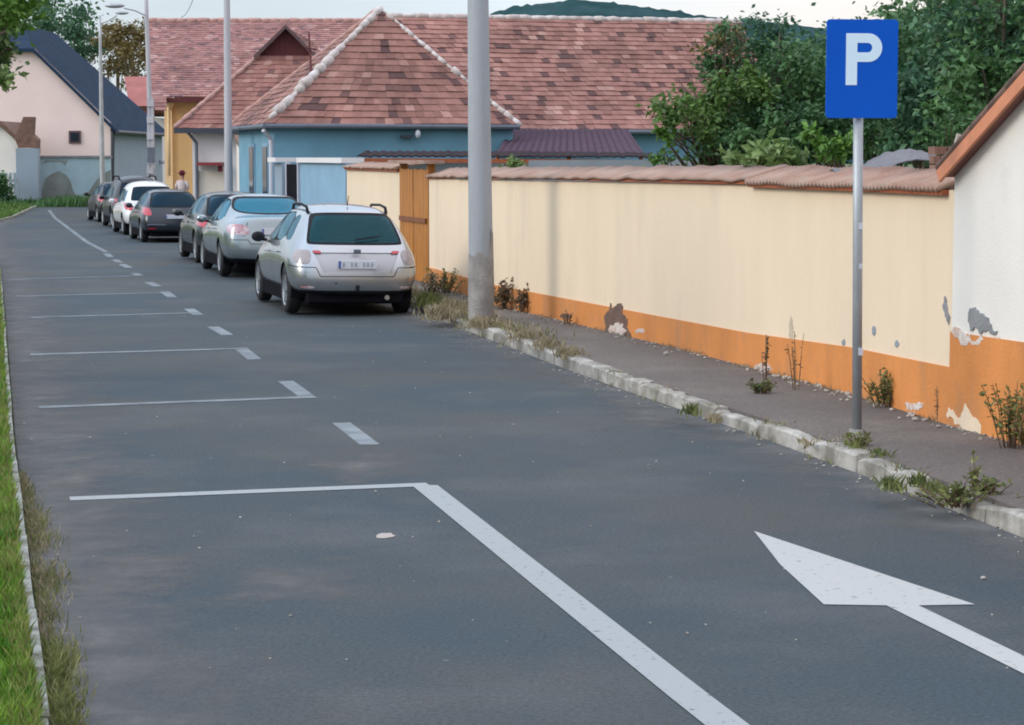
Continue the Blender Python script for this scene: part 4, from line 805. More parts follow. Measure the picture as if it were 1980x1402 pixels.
# ------------------------------------------------------------------ vegetation
def leaves(mb, c, rad, n, size, rnd, up=.3, shell=.55, asp=.55, clump=None):
    c = Vector(c)
    cl_ = []
    nc = clump or max(6, n // 90)
    for _ in range(nc):
        d = Vector((rnd.gauss(0, 1), rnd.gauss(0, 1), rnd.gauss(0, 1))).normalized() * (shell + (1 - shell) * rnd.random()) 
        cl_.append((c + Vector((d.x * rad[0], d.y * rad[1], d.z * rad[2])), rnd.uniform(.10, .26)))
    rm = sum(rad) / 3
    for i in range(n):
        cc, cr = cl_[rnd.randrange(nc)]
        p = cc + Vector((rnd.gauss(0, 1), rnd.gauss(0, 1), rnd.gauss(0, .8))) * cr * rm
        d = Vector((rnd.gauss(0, 1), rnd.gauss(0, 1), rnd.gauss(-.35, .7))).normalized()
        s = Vector((rnd.gauss(0, 1), rnd.gauss(0, 1), rnd.gauss(0, 1) * (1 - up))); s = (s - d * s.dot(d)).normalized()
        l = size * rnd.uniform(.6, 1.3); w = l * asp
        nrm = d.cross(s)
        mb.add([p, p + d * l * .45 + s * w * .5 + nrm * l * .08, p + d * l, p + d * l * .45 - s * w * .5 + nrm * l * .08], [(0, 1, 2, 3)])
def tree(name, x, y, z0, h, crowns, label, cat, group, rnd, trunk_r=.09, twigs=6, tree_top=None):
    t = thing(name, (x, y, z0), label, cat, group)
    mb = MB(); top = Vector((x + rnd.uniform(-.2, .2), y + rnd.uniform(-.2, .2), z0 + h))
    mb.tube([Vector((x, y, z0 - .1)), Vector((x + rnd.uniform(-.1, .1), y, z0 + h * .4)), top], [trunk_r * 1.25, trunk_r, trunk_r * .35], 8)
    for (c, rad, n, size, m) in crowns:
        for k in range(twigs):
            a = Vector((x, y, z0 + h * rnd.uniform(.25, .8))); d = Vector((rnd.gauss(0, 1), rnd.gauss(0, 1), rnd.gauss(.2, .8))).normalized()
            b = Vector(c) + Vector((d.x * rad[0], d.y * rad[1], d.z * rad[2])) * .8
            mb.tube([a, a.lerp(b, .5) + Vector((0, 0, .08)), b], [trunk_r * .4, trunk_r * .25, trunk_r * .08], 5)
    mb.build('trunk', M['bark'], t, sm=True)
    for (c, rad, n, size, m) in crowns:
        b = MB(); leaves(b, c, rad, n, size, rnd); b.build('crown', M[m], t)
    return t
GT = 'trees in the yard behind the cream wall'
def cr(px, py, D, rx, rz, n, size, m, ry=None): q = P(px, py, D); return (q, (rx, ry or rx * .8, rz), n, size, m)
rnd = random.Random(21)
tree('garden_tree', P(1400, 300, 27).x, 27.5, 0, 2.9, [cr(1375, 215, 27.2, .55, .42, 1500, .085, 'leafY'), cr(1395, 90, 28, .35, .40, 330, .075, 'leafbrown'), cr(1425, 110, 28, .42, .42, 900, .08, 'leafR'), cr(1335, 240, 26.6, .50, .30, 800, .085, 'leafY'), cr(1350, 170, 27.4, .35, .30, 420, .08, 'leafR'), cr(1440, 285, 26.6, .6, .3, 1300, .09, 'leafR'), cr(1282, 258, 26.4, .10, .26, 90, .10, 'leafL')], 'loose green tree with outstretched sprays in front of the tiled wing, leftmost behind the wall', 'tree', GT, rnd, .06, 7)
tree('garden_tree', P(1500, 300, 28).x, 28, 0, 3.4, [cr(1500, 165, 28, .75, .62, 4000, .09, 'leafR'), cr(1450, 75, 28.5, .62, .28, 1300, .07, 'leafB'), cr(1410, 70, 28.5, .22, .30, 160, .06, 'leafbrown'), cr(1500, 250, 27, .7, .45, 2200, .095, 'leafR'), cr(1440, 180, 27, .4, .45, 900, .085, 'leafY')], 'dark green tree just left of the blue sign, crown standing against the sky', 'tree', GT, rnd, .09, 8)
tree('garden_tree', P(1620, 300, 29).x, 29, 0, 3.6, [cr(1620, 150, 29, .85, .62, 4000, .09, 'leafB'), cr(1600, 240, 27.6, .7, .45, 2400, .09, 'leafR')], 'bluish green tree directly behind the blue sign', 'tree', GT, rnd, .09, 6)
tree('garden_tree', P(1790, 300, 27).x, 27, 0, 4.0, [cr(1820, 95, 27, .85, .95, 6000, .095, 'leafR'), cr(1790, 220, 26, .8, .55, 3000, .10, 'leafB')], 'tall dense dark tree right of the blue sign', 'tree', GT, rnd, .10, 6)
tree('garden_tree', P(1950, 300, 24).x, 24.5, 0, 4.4, [cr(1930, 70, 24.5, .85, 1.2, 5600, .10, 'leafB'), cr(2010, 10, 24, .9, 1.3, 3000, .10, 'leafR'), cr(1905, 200, 23.5, .6, .6, 2600, .10, 'leafR')], 'tall bluish green tree at the right edge above the white house verge', 'tree', GT, rnd, .11, 6)
tree('background_tree', P(1700, 300, 38).x, 38, 0, 4.5, [cr(1580, 165, 38, 1.3, .85, 5200, .13, 'leafB'), cr(1850, 100, 38, 1.5, 1.3, 6000, .13, 'leafR'), cr(2000, 60, 38, 1.5, 1.9, 4500, .13, 'leafB'), cr(1640, 230, 38, 1.7, .8, 5000, .13, 'leafR'), cr(1880, 220, 36, 1.9, .9, 5000, .13, 'leafR')], 'wide dark tree filling the gaps behind the yard trees', 'tree', 'trees in the yard behind the cream wall', rnd, .15, 6)
def shrub(name, px, py, D, z0, rad, n, size, m, label, cat, group=None, rnd=rnd):
    q = P(px, py, D); t = thing(name, (q.x, D, z0), label, cat, group)
    mb = MB()
    for k in range(6):
        d = Vector((rnd.uniform(-1, 1) * rad[0], rnd.uniform(0, 1) * rad[1], rnd.random() * rad[2] * .6)) * .6; mb.tube([(q.x + .1 + d.x * .2, D + .1, z0 - .02), q + d], [.012, .005], 5)
    mb.build('stems', M['bark'], t); b = MB(); leaves(b, q, rad, n, size, rnd, shell=.3); b.build('foliage', M[m], t)
    return t
GB = 'bushes just behind the cream wall'
shrub('leafy_bush', 1600, 285, 22, 0, (.24, .3, .20), 420, .10, 'leafL', 'bright yellow-green bush peeping over the wall left of the sign post', 'bush', GB)
shrub('leafy_bush', 1490, 308, 22, 0, (.50, .3, .13), 420, .12, 'leafP', 'pale long-leaved bush along the wall top beneath the dark trees', 'bush', GB)
shrub('leafy_bush', 1420, 310, 23, 0, (.22, .2, .12), 160, .12, 'leafP', 'small pale bush at the wall top at the end of the grey panel', 'bush', GB)
shrub('leafy_bush', 1290, 300, 28, 0, (.22, .2, .16), 90, .09, 'leafL', 'sparse bright sprig in front of the grey panel', 'bush', GB)
shrub('clipped_hedge', 988, 319, 34.5, 0, (.30, .2, .09), 900, .06, 'leafP', 'yellow-green strip of hedge between the thick pole and the grey panel', 'hedge')
shrub('leafy_bush', 1860, 240, 21, 0, (.35, .3, .3), 700, .08, 'leafR', 'dark bush behind the brick pile next to the white house verge', 'bush', GB)
# trees at the left
rl_ = random.Random(4)
tree('street_tree', -7.2, 20, .05, 3.6, [((-4.92, 20, 3.70), (.60, .6, .42), 4200, .085, 'leafL'), ((-4.62, 19.6, 3.02), (.24, .3, .42), 460, .085, 'leafP'), ((-4.86, 19.8, 3.05), (.30, .4, .42), 700, .085, 'leafR'), ((-4.62, 19.5, 3.45), (.22, .2, .22), 200, .08, 'leafL'), ((-6.6, 20.3, 4.2), (1.2, 1, 1.1), 2600, .09, 'leafL')], 'bright green tree reaching in from the top left corner over the verge', 'tree', None, rl_, .14, 7)
ht = thing('added_hedge', (-14, 30, 0), 'unseen hedge added beyond the left verge for dark reflections in the cars', 'hedge'); mb = MB()  # out of view, added so the car sides reflect dark green
for i in range(9000):
    y = 6 + 62 * rl_.random(); x = kl(y) - 7.5 + rl_.gauss(0, .35); z = 2.7 * rl_.random() ** .8 + .25 * noise.noise(Vector((y * .5, 0, 0))); a = rl_.uniform(0, 6.28); d = Vector((math.cos(a), math.sin(a), rl_.uniform(-.6, .6))) * .3; q = Vector((rl_.gauss(0, 1), rl_.gauss(0, 1), rl_.gauss(0, 1))).cross(d).normalized() * .16
    c = Vector((x, y, z)); mb.add([c, c + d * .5 + q, c + d, c + d * .5 - q], [(0, 1, 2, 3)])
mb.build('foliage', M['leafR'], ht)
GF = 'distant trees behind the houses'
for (px, py, D, rx, rz, n, s, m, h, lab) in [
    (60, 35, 150, 3.6, 3.0, 2600, .42, 'leafR', 10, 'dark green distant tree behind the left tree, above the pink gable'),
    (120, 45, 135, 2.0, 2.4, 1700, .34, 'leafB', 9, 'dark pointed distant tree right above the ridge of the navy roof'),
    (165, 85, 135, 1.1, 1.2, 600, .3, 'leafB', 7, 'smaller dark tree descending behind the navy roof'),
    (225, 95, 150, 2.0, 1.9, 2300, .30, 'leafbrown', 9, 'brownish autumn tree between the lamp pole and the slotted concrete pole'),
    (262, 110, 145, 1.6, 2.2, 1800, .30, 'leafbrown', 9, 'autumn brown tree immediately left of the slotted concrete pole'),
    (252, 60, 160, 2.0, .9, 420, .26, 'leafbrown', 10, 'thin-crowned brownish tree showing sky through its top')]:
    q = P(px, py, D); tree('distant_tree', q.x, D, 0, q.z - 1, [(q, (rx, rx, rz), n, s, m)], lab, 'tree', GF, rl_, .2, 3)
for (px, py, w, h, n, m, lab) in [(8, 366, .85, .75, 1500, 'leafR', 'dark green bush at the left edge in front of the pickets'), (48, 396, 1.1, .25, 900, 'leafR', 'low dark green plants at the foot of the gate pier')]:
    q = P(px, py, 94.3); t = thing('roadside_bush', (q.x, 94.3, 0), lab, 'bush', 'bushes at the end of the street'); b = MB(); leaves(b, q, (w, .4, h), n, .16, rl_, shell=.2); b.build('foliage', M[m], t)
b = MB()
for i in range(2600):
    px = rl_.uniform(-10, 210); q = P(px, 0, 94 + rl_.random() * 3); x, y = q.x, 93.2 + rl_.random() * 4.3; hgt = rl_.uniform(.12, .38) * (1.4 if 100 < px < 190 else 1)
    a = rl_.uniform(0, 6.28); dx, dy = math.cos(a) * .07, math.sin(a) * .07; lx = rl_.uniform(-.1, .1)
    b.add([(x - dx, y - dy, 0), (x + dx, y + dy, 0), (x + lx, y, hgt)], [(0, 1, 2)])
tag(b.build('tall_grass', M['leafR']), 'strip of dark rough grass at the foot of the peeling wall', 'grass', kind='stuff')
b = MB()
for i in range(5000):
    y = 70 + 24 * rl_.random(); x = kl(y) - .15 - 4 * rl_.random(); h_ = rl_.uniform(.06, .22); a = rl_.uniform(0, 6.28); dx, dy = math.cos(a) * .05, math.sin(a) * .05
    b.add([(x - dx, y - dy, zg(y) + .03), (x + dx, y + dy, zg(y) + .03), (x + rl_.uniform(-.08, .08), y, zg(y) + .03 + h_)], [(0, 1, 2)])
tag(b.build('rough_grass', M['leafY']), 'rough dark grass on the verge at the bend of the street', 'grass', kind='stuff')
# verge grass
rg = random.Random(9); b = MB(); b2 = MB()
def blade(mb, x, y, z, h, w, rg, lean=.5):
    a = rg.uniform(0, 6.283); dx, dy = math.cos(a) * w / 2, math.sin(a) * w / 2; la = rg.uniform(0, 6.283); l = h * rg.uniform(.1, lean)
    mx, my = math.cos(la) * l, math.sin(la) * l
    mb.add([(x - dx, y - dy, z), (x + dx, y + dy, z), (x + dx * .6 + mx * .4, y + dy * .6 + my * .4, z + h * .6), (x + mx, y + my, z + h * .95), (x - dx * .6 + mx * .4, y - dy * .6 + my * .4, z + h * .6)], [(0, 1, 2, 3, 4)])
for i in range(52000):
    y = 7.6 + 40 * rg.random() ** 2.0; x = kl(y) - .055 - rg.random() ** 1.4 * .97
    pn = noise.noise(Vector((x * 2, y * 1.1, 0)))
    edge = (kl(y) - x) < .14
    dry = rg.random() < (.55 if edge else .08 + max(0, pn) * .5)
    blade(b2 if dry else b, x, y, zg(y) + .04, rg.uniform(.05, .11) * (1.0 + .5 * pn) * (1 + y / 60), .007 + .0006 * y, rg)
tag(b.build('grass', M['grass']), 'lush green grass on the left verge behind the kerb', 'grass', kind='stuff')
tag(b2.build('dry_grass', M['grassy']), 'dry yellow blades mixed into the left verge grass', 'grass', kind='stuff')
b = MB(); b2 = MB()
for i in range(9000):                                      # weeds growing in the left gutter
    y = 7.9 + 6.6 * rg.random(); dens = .42 + .7 * noise.noise(Vector((0, y * 1.7, 5))) + (.45 if y < 9.3 else 0)
    if rg.random() > dens: continue
    wid = lerp_tab([(8, .11), (9.3, .12), (10, .10), (11, .13), (12.5, .12), (14.5, .03)], y) * (1 + .5 * noise.noise(Vector((3, y * 3, 5)))); x = kl(y) + .01 + abs(rg.gauss(0, .55)) * wid
    k = .5 if y > 9.4 else 1
    if rg.random() < (.25 if y < 9.3 else .62): blade(b2, x, y, zg(y), rg.uniform(.02, .075), .005, rg, .9)
    else: blade(b, x, y, zg(y), rg.uniform(.02, .08) * (1.25 if y < 9.3 else 1), .007, rg, .9)
tag(b.build('gutter_weeds', M['weed']), 'olive weeds along the foot of the left kerb', 'weeds', kind='stuff'); tag(b2.build('dead_gutter_weeds', M['drygrey']), 'dead straw-coloured weeds along the foot of the left kerb', 'weeds', kind='stuff')
# weeds along the right kerb and wall foot
b = MB(); b2 = MB()
def patch_weeds(mb, cx_, cy_, r, n, h, w, z, lean=.9):
    for i in range(n):
        a = rg.uniform(0, 6.283); q = abs(rg.gauss(0, .45)) * r; blade(mb, cx_ + math.cos(a) * q * .6, cy_ + math.sin(a) * q * 1.6, z, rg.uniform(.3, 1) * h, w, rg, lean)
for (px, py, r, n, h, dry) in [(1335, 800, .16, 110, .10, 0), (1380, 815, .12, 80, .08, 1), (1100, 690, .30, 260, .14, 1), (1060, 672, .35, 300, .12, 1), (1010, 655, .35, 300, .10, 1), (930, 632, .35, 320, .16, 1), (855, 615, .5, 420, .20, 1), (830, 590, .5, 350, .22, 0), (875, 600, .4, 300, .2, 1), (1650, 870, .16, 130, .09, 0), (1700, 885, .14, 120, .08, 0), (1725, 945, .14, 150, .10, 0), (1780, 938, .15, 120, .10, 0), (1810, 950, .12, 90, .08, 0), (1640, 850, .3, 120, .05, 1), (1560, 860, .2, 60, .05, 1), (1800, 600, .01, 1, .01, 0)]:
    q = G(px, py, .1); x = q.x; patch_weeds(b2 if dry else b, x, q.y, r, n, h, .010 + .0004 * q.y, pz(q.y) - .02)
for i in range(1500):
    y = 15.3 + 20 * rg.random(); x = wb(y) - abs(rg.gauss(0, .06)); 
    if noise.noise(Vector((y * .9, 3, 0))) > -.05 and rg.random() < .7: blade(b2, x, y, pz(y) - .01, rg.uniform(.02, .07), .012, rg, .9)
for i in range(2600):
    y = 24 + 12 * rg.random(); x = kr(y) + .12 + abs(rg.gauss(0, .22)); 
    blade(b2 if rg.random() < .75 else b, x, y, pz(y) - .01, rg.uniform(.02, .09), .016, rg, .9)
for i in range(2200):
    y = 12 + 24 * rg.random(); x = kr(y) + rg.gauss(.02, .07)
    if noise.noise(Vector((y * 1.6, 7, 0))) > .12: blade(b if rg.random() < .5 else b2, x, y, zg(y) + (.1 if x > kr(y) else 0), rg.uniform(.02, .07), .012, rg, .9)
tag(b.build('kerb_weeds', M['weed']), 'green weeds growing through the broken white kerb', 'weeds', kind='stuff'); tag(b2.build('dry_kerb_weeds', M['drygrey']), 'dry brown weeds over the pavement and wall foot', 'weeds', kind='stuff')
def plant(px, py, D, h, spread, n, lab, mats=('weed', 'dry'), leaf=.05, name='weed_clump', z=None, grp='weed clumps on the pavement'):
    q = P(px, py, D); z = pz(D) - .01 if z is None else z
    t = thing(name, (q.x, D, z), lab, 'weed', grp); s_, l_ = MB(), MB()
    for k in range(n):
        a = rg.uniform(0, 6.283); r = abs(rg.gauss(0, .5)) * spread; hh = h * rg.uniform(.45, 1)
        p0 = Vector((q.x + math.cos(a) * r * .35, D + math.sin(a) * r * .5, z)); p2 = Vector((q.x + math.cos(a) * r, D + math.sin(a) * r * .7, z + hh)); p1 = p0.lerp(p2, .5) + Vector((0, 0, hh * .12))
        s_.tube([p0, p1, p2], [.004, .0035, .002], 4)
        for j in range(int((9 if mats[0] != 'dry' or n > 12 else 5) * hh / .2)):
            tt = rg.uniform(.2, 1); c = p0.lerp(p2, tt) + Vector((0, 0, hh * .1 * (1 - abs(2 * tt - 1)))); d = Vector((rg.gauss(0, 1), rg.gauss(0, 1), rg.gauss(.3, .6))).normalized(); s = d.cross(Vector((rg.gauss(0, 1), rg.gauss(0, 1), rg.gauss(0, 1)))).normalized(); L_ = leaf * rg.uniform(.5, 1.2)
            l_.add([c, c + d * L_ * .5 + s * L_ * .25, c + d * L_, c + d * L_ * .5 - s * L_ * .25], [(0, 1, 2, 3)])
    s_.build('stems', M[mats[1]], t); l_.build('foliage', M[mats[0]], t)
plant(1712, 790, 17.6, .34, .34, 34, 'bushy green weed at the wall foot just right of the sign post')
plant(1955, 848, 15.1, .48, .26, 20, 'tall olive weed at the white house plinth by the right edge')
plant(1985, 860, 15.2, .16, .2, 30, 'low grassy weed at the bottom of the right edge below the plinth')
plant(1850, 985, 12.9, .15, .36, 60, 'spreading green weed over the kerb nearest the arrow marking', z=.06)
plant(1885, 960, 13.2, .26, .10, 7, 'single upright stalk rising from the kerb weeds on the right', z=.1)
plant(1910, 975, 13.0, .12, .16, 24, 'small weed on the kerb right of the upright stalk', z=.1)
plant(1660, 880, 15.2, .10, .16, 26, 'low green weed on the kerb at the foot of the sign post')
plant(1472, 805, 18.6, .13, .2, 26, 'grey-green weed on the pavement edge left of the sign post')
plant(1540, 735, 18.9, .56, .16, 5, 'tall dry bare stalk leaning against the wall between the flaked patch and the sign', ('dry', 'dry'), .03)
plant(1480, 722, 19.7, .48, .10, 6, 'dry brown stalks over fallen plaster at the wall foot', ('dry', 'dry'), .04)
plant(1098, 628, 26.3, .26, .14, 10, 'small brown dry weed at the wall foot right of the thick pole', ('dry', 'dry'), .04)
plant(975, 595, 29, .42, .40, 34, 'dark dry weeds at the wall foot immediately right of the thick pole', ('dry', 'dry'), .06)
plant(1008, 602, 28.3, .38, .3, 22, 'second dark dry weed clump right of the thick pole', ('dry', 'dry'), .06)
plant(860, 565, 32.3, .42, .40, 34, 'olive weeds at the orange plinth left of the thick pole', ('weed', 'dry'), .05)
plant(835, 580, 32.0, .36, .3, 40, 'grey-green weeds beside the rear wheel of the nearest silver car', ('drygrey', 'dry'), .05)
plant(1815, 800, 16.6, .40, .05, 4, 'thin dry stalk at the corner where cream wall meets white house', ('dry', 'dry'), .03)
# litter and rubble
pl = MB(); q = G(745, 1037); r = random.Random(2)
pl.prism([Vector((q.x + .055 * math.cos(a) * r.uniform(.8, 1.1), q.y + .10 * math.sin(a) * r.uniform(.7, 1.1), .002)) for a in [i * .524 for i in range(12)]], (0, .0, .0025)); tag(pl.build('paper_scrap', M['litter']), 'small pale scrap lying on the asphalt below the first bay line', 'litter')
b = MB()
for i in range(260):
    y = 15.5 + 19 * rg.random(); x = wb(y) - abs(rg.gauss(0, .10)) - .03; s = rg.uniform(.006, .02) * (1.6 if 16.4 < y < 18 or 19 < y < 20.5 else 1); b.ell((x, y, pz(y) + s * .4), (s, s * rg.uniform(.7, 1.3), s * .6), 6, 4, .25, rg)
for i in range(140):
    y = 9 + 22 * rg.random() ** 1.5; t = rg.random(); x = kl(y) * (1 - t) + kr(y) * t; s = rg.uniform(.003, .009); b.ell((x, y, s * .4), (s, s, s * .5), 6, 4, .2, rg)
for i in range(200):
    y = 11 + 22 * rg.random(); x = kr(y) - abs(rg.gauss(0, .12)) - .01; s = rg.uniform(.004, .014); b.ell((x, y, s * .4), (s, s, s * .5), 6, 4, .2, rg)
tag(b.build('gravel', M['stone']), 'scattered crumbs of plaster and gravel on pavement and road', 'gravel', kind='stuff')
for (px, py, s, lab) in [(1288, 686, .028, 'white pebble on the pavement near the flaked patch'), (1901, 1120, .014, 'pale pebble on the asphalt right above the arrow head'), (1478, 724, .05, 'lump of white plaster fallen at the wall foot'), (1640, 765, .03, 'pale plaster crumb at the wall foot left of the sign post')]:
    b = MB(); z = .12 if py < 900 else 0; q = G(px, py, z); b.ell((q.x, q.y, z + s * .5), (s, s * .8, s * .7), 8, 6, .2, rg); tag(b.build('pebble', M['litter']), lab, 'stone')

# ------------------------------------------------------------------ cars
def conv(pts, n=3):                                        # round the corners of a convex polygon
    for _ in range(n):
        out = []
        for i in range(len(pts)):
            a, b = pts[i], pts[(i + 1) % len(pts)]; k = .2 if _ == 0 else .25
            out += [(a[0] * (1 - k) + b[0] * k, a[1] * (1 - k) + b[1] * k), (a[0] * k + b[0] * (1 - k), a[1] * k + b[1] * (1 - k))]
        pts = out
    return pts
def ccw(p):
    s = sum(p[i][0] * p[(i + 1) % len(p)][1] - p[(i + 1) % len(p)][0] * p[i][1] for i in range(len(p))); return p if s > 0 else p[::-1]
def cut(bm, lay, poly, ax, sel, val, over=(0,)):
    poly = ccw(poly); a0 = min(p[0] for p in poly) - .3; a1 = max(p[0] for p in poly) + .3; b0 = min(p[1] for p in poly) - .3; b1 = max(p[1] for p in poly) + .3
    fs = [f for f in bm.faces if f[lay] in over and a0 < f.calc_center_median()[ax[0]] < a1 and b0 < f.calc_center_median()[ax[1]] < b1 and sel(f)]
    for i in range(len(poly)):
        if not fs: return
        p, q = poly[i], poly[(i + 1) % len(poly)]; dx, dy = q[0] - p[0], q[1] - p[1]; n = Vector((0, 0, 0)); n[ax[0]] = -dy; n[ax[1]] = dx
        if n.length < 1e-9: continue
        n.normalize(); c = Vector((0, 0, 0)); c[ax[0]] = p[0]; c[ax[1]] = p[1]
        geom = list({v for f in fs for v in f.verts}) + list({e for f in fs for e in f.edges}) + fs
        r = bmesh.ops.bisect_plane(bm, geom=geom, dist=1e-5, plane_co=c, plane_no=n)
        cand = {g for g in r['geom'] if isinstance(g, bmesh.types.BMFace) and g.is_valid} | {f for f in fs if f.is_valid}
        fs = [f for f in cand if (f.calc_center_median() - c).dot(n) > 0 and f[lay] in over and sel(f)]
    for f in fs: f[lay] = val
def car(name, loc, yaw, roll, rings, label, paint, glassm, o, group='cars parked along the kerb', levels=3, name_=None):
    rt = thing(name, loc, label, 'car', group, yaw, world=False); rt.rotation_euler = (0, roll, yaw)
    bm = bmesh.new(); lay = bm.faces.layers.int.new('part'); cl_ = bm.edges.layers.float.new('crease_edge')
    rv = []
    for r in rings:
        lft = []; rgt = []
        for (x, y, z) in r:
            if x == 0: v = bm.verts.new((0, y, z)); lft.append(v); rgt.append(v)
            else: rgt.append(bm.verts.new((x, y, z))); lft.append(bm.verts.new((-x, y, z)))
        rv.append((lft, rgt))
    n = len(rings[0])
    for (l0, r0), (l1, r1) in zip(rv, rv[1:]):
        for j in range(n - 1):
            bm.faces.new((r0[j], r1[j], r1[j + 1], r0[j + 1])); bm.faces.new((l0[j], l0[j + 1], l1[j + 1], l1[j]))
    for idx, sgn in ((0, -1), (-1, 1)):                    # front and rear faces with inner columns that bulge
        l, r = rv[idx]; cols = []
        for s in (.72, .0):
            col = []
            for j in range(n):
                if j == 0 or j == n - 1: col.append(None); continue
                a = r[j].co; bul = sgn * (.05 if s else .075) * (1 if j < n - 2 else .5)
                col.append((a.x * s, a.y + bul, a.z + (.012 if j > 3 else 0) * (1 - s)))
            cols.append(col)
        cR = [bm.verts.new(c) if c else None for c in cols[0]]; cL = [bm.verts.new((-c[0], c[1], c[2])) if c else None for c in cols[0]]; cC = [bm.verts.new(c) if c else None for c in cols[1]]
        for k in (0, n - 1):
            cR[k] = cL[k] = None; cC[k] = r[k]
        for j in range(1, n - 2):
            for A_, B_ in ((r, cR), (cR, cC), (cC, cL), (cL, l)):
                q = (A_[j], A_[j + 1], B_[j + 1], B_[j])
                bm.faces.new(q if sgn < 0 else q[::-1]) if True else 0
        # close bottom and top rows
        for j, k in ((1, 0), (n - 2, n - 1)):
            for A_, B_ in ((r, cR), (l, cL)):
                q = [A_[j], B_[j], A_[k] if A_[k] is not None else r[k]]
                bm.faces.new(q)
            for B_ in (cR, cL):
                bm.faces.new([B_[j], cC[j], r[k]])
    bmesh.ops.recalc_face_normals(bm, faces=bm.faces)
    for e in bm.edges:
        a, b2_ = e.verts
        zz = (a.co.z + b2_.co.z) / 2
    for j, cv in o.get('crease', {}).items():
        for (l, r) in rv: pass
        for (l0, r0), (l1, r1) in zip(rv, rv[1:]):
            for s0, s1 in ((l0, l1), (r0, r1)):
                e = bm.edges.get((s0[j], s1[j]))
                if e: e[cl_] = cv
    me = bpy.data.meshes.new('tmp'); bm.to_mesh(me); bm.free()
    ob_ = bpy.data.objects.new('tmp', me); C.objects.link(ob_); sm = ob_.modifiers.new('s', 'SUBSURF'); sm.levels = levels; sm.render_levels = levels
    dg = bpy.context.evaluated_depsgraph_get(); dg.update(); ev = ob_.evaluated_get(dg); m2 = bpy.data.meshes.new_from_object(ev); bpy.data.objects.remove(ob_)
    bm = bmesh.new(); bm.from_mesh(m2); lay = bm.faces.layers.int.get('part') or bm.faces.layers.int.new('part')
    for f in bm.faces: f[lay] = 0
    wbz = o['wb']; wr = o.get('wr', .32)
    side = lambda f: abs(f.normal.x) > .45
    low = lambda f: f.calc_center_median().z < .9 and abs(f.calc_center_median().x) > .3
    for y in (0, wbz): cut(bm, lay, [(y + (wr + .055) * math.cos(a), wr + .01 + (wr + .055) * math.sin(a)) for a in [k * .2618 for k in range(24)]], (1, 2), low, 9)
    dk = o.get('skirt', .36)
    cut(bm, lay, [(-3, -1), (-.36, -1), (-.36, dk), (-3, dk)], (1, 2), lambda f: True, 7); cut(bm, lay, [(-.37, -1), (6, -1), (6, .265), (-.37, .265)], (1, 2), lambda f: True, 7)
    for w in o['sidewin']: cut(bm, lay, conv(w, 2), (1, 2), side, 1)
    for bd in o.get('band', []): cut(bm, lay, conv(bd, 1), (1, 2), side, 8)
    cut(bm, lay, conv(o['rearwin'], 3), (0, 2), lambda f: f.normal.y < -.15 and f.calc_center_median().y < 1.2, 2)
    cut(bm, lay, conv([(x * 1.06, z + (.03 if z > 1.2 else -.03)) for x, z in o['rearwin']], 3), (0, 2), lambda f: f.normal.y < -.1 and f.calc_center_median().y < 1.2, 8)
    cut(bm, lay, conv(o['frontwin'], 2), (0, 2), lambda f: f.normal.y > .15 and f.calc_center_median().y > 1.0, 3)
    for s in (-1, 1):
        for k, lp_ in enumerate(o['lamps']):
            sel = (lambda f, s=s: f.normal.y < -.05 and f.calc_center_median().x * s > 0 and f.calc_center_median().y < 0)
            cut(bm, lay, conv([(x * s, z) for x, z in lp_[0]], 2), (0, 2), sel, (10 + 2 * k + (s > 0)))
        for lp_ in o.get('sidelamps', []):
            cut(bm, lay, conv(lp_, 1), (1, 2), lambda f, s=s: f.normal.x * s > .3, 10 + (s > 0))
        if 'headlamp' in o: cut(bm, lay, conv([(x * s, z) for x, z in o['headlamp']], 2), (0, 2), lambda f, s=s: f.normal.y > .05 and f.calc_center_median().x * s > 0 and f.calc_center_median().y > 1.5, 20 + (s > 0))
    if 'recesspoly' in o: cut(bm, lay, o['recesspoly'], (0, 2), lambda f: f.normal.y < -.3, 6)
    for st_ in o.get('seams', []):                           # thin panel gaps on the sides and rear
        (ax, pts_, sl2) = st_
        for a, b_ in zip(pts_, pts_[1:]):
            d = Vector((b_[0] - a[0], b_[1] - a[1])); nn = Vector((-d.y, d.x)).normalized() * .0055
            cut(bm, lay, [(a[0] - nn.x, a[1] - nn.y), (b_[0] - nn.x, b_[1] - nn.y), (b_[0] + nn.x, b_[1] + nn.y), (a[0] + nn.x, a[1] + nn.y)], ax, sl2, 8)
    def part(vals, nm, m, parent=rt, push=0.0, rev=False, label=None, split=False):
        fs = [f for f in bm.faces if f[lay] in vals]
        if not fs: return None
        if split:
            todo = set(fs); n_ = 0
            while todo:
                st_ = [todo.pop()]; isl = list(st_)
                while st_:
                    f = st_.pop()
                    for e in f.edges:
                        for g_ in e.link_faces:
                            if g_ in todo: todo.discard(g_); st_.append(g_); isl.append(g_)
                if sum(f.calc_area() for f in isl) > 2e-4: emit(isl, nm, m, parent, push, rev, label)
            return None
        return emit(fs, nm, m, parent, push, rev, label)
    def emit(fs, nm, m, parent, push, rev, label):
        vm = {}; V_ = []; Fc = []; bm.normal_update()
        for f in fs:
            idx = []
            for v in f.verts:
                if v not in vm: vm[v] = len(V_); V_.append(v.co + v.normal * push)
                idx.append(vm[v])
            Fc.append(idx[::-1] if rev else idx)
        q = MB(); q.add(V_, Fc); return q.build(nm, m, parent, sm=True, label=label)
    bmesh.ops.recalc_face_normals(bm, faces=bm.faces)
    body = part([0], 'body', paint)
    part([8], 'trim', M['blackp'], push=-.004, split=True); part([6], 'plate_recess', o.get('recess', paint), push=-.012); part([7], 'underbody', M['blackp'], push=-.002)
    part([0, 7, 8, 9], 'interior', M['dark'] if not o.get('interior') else M['seat'], push=-.03, rev=True)
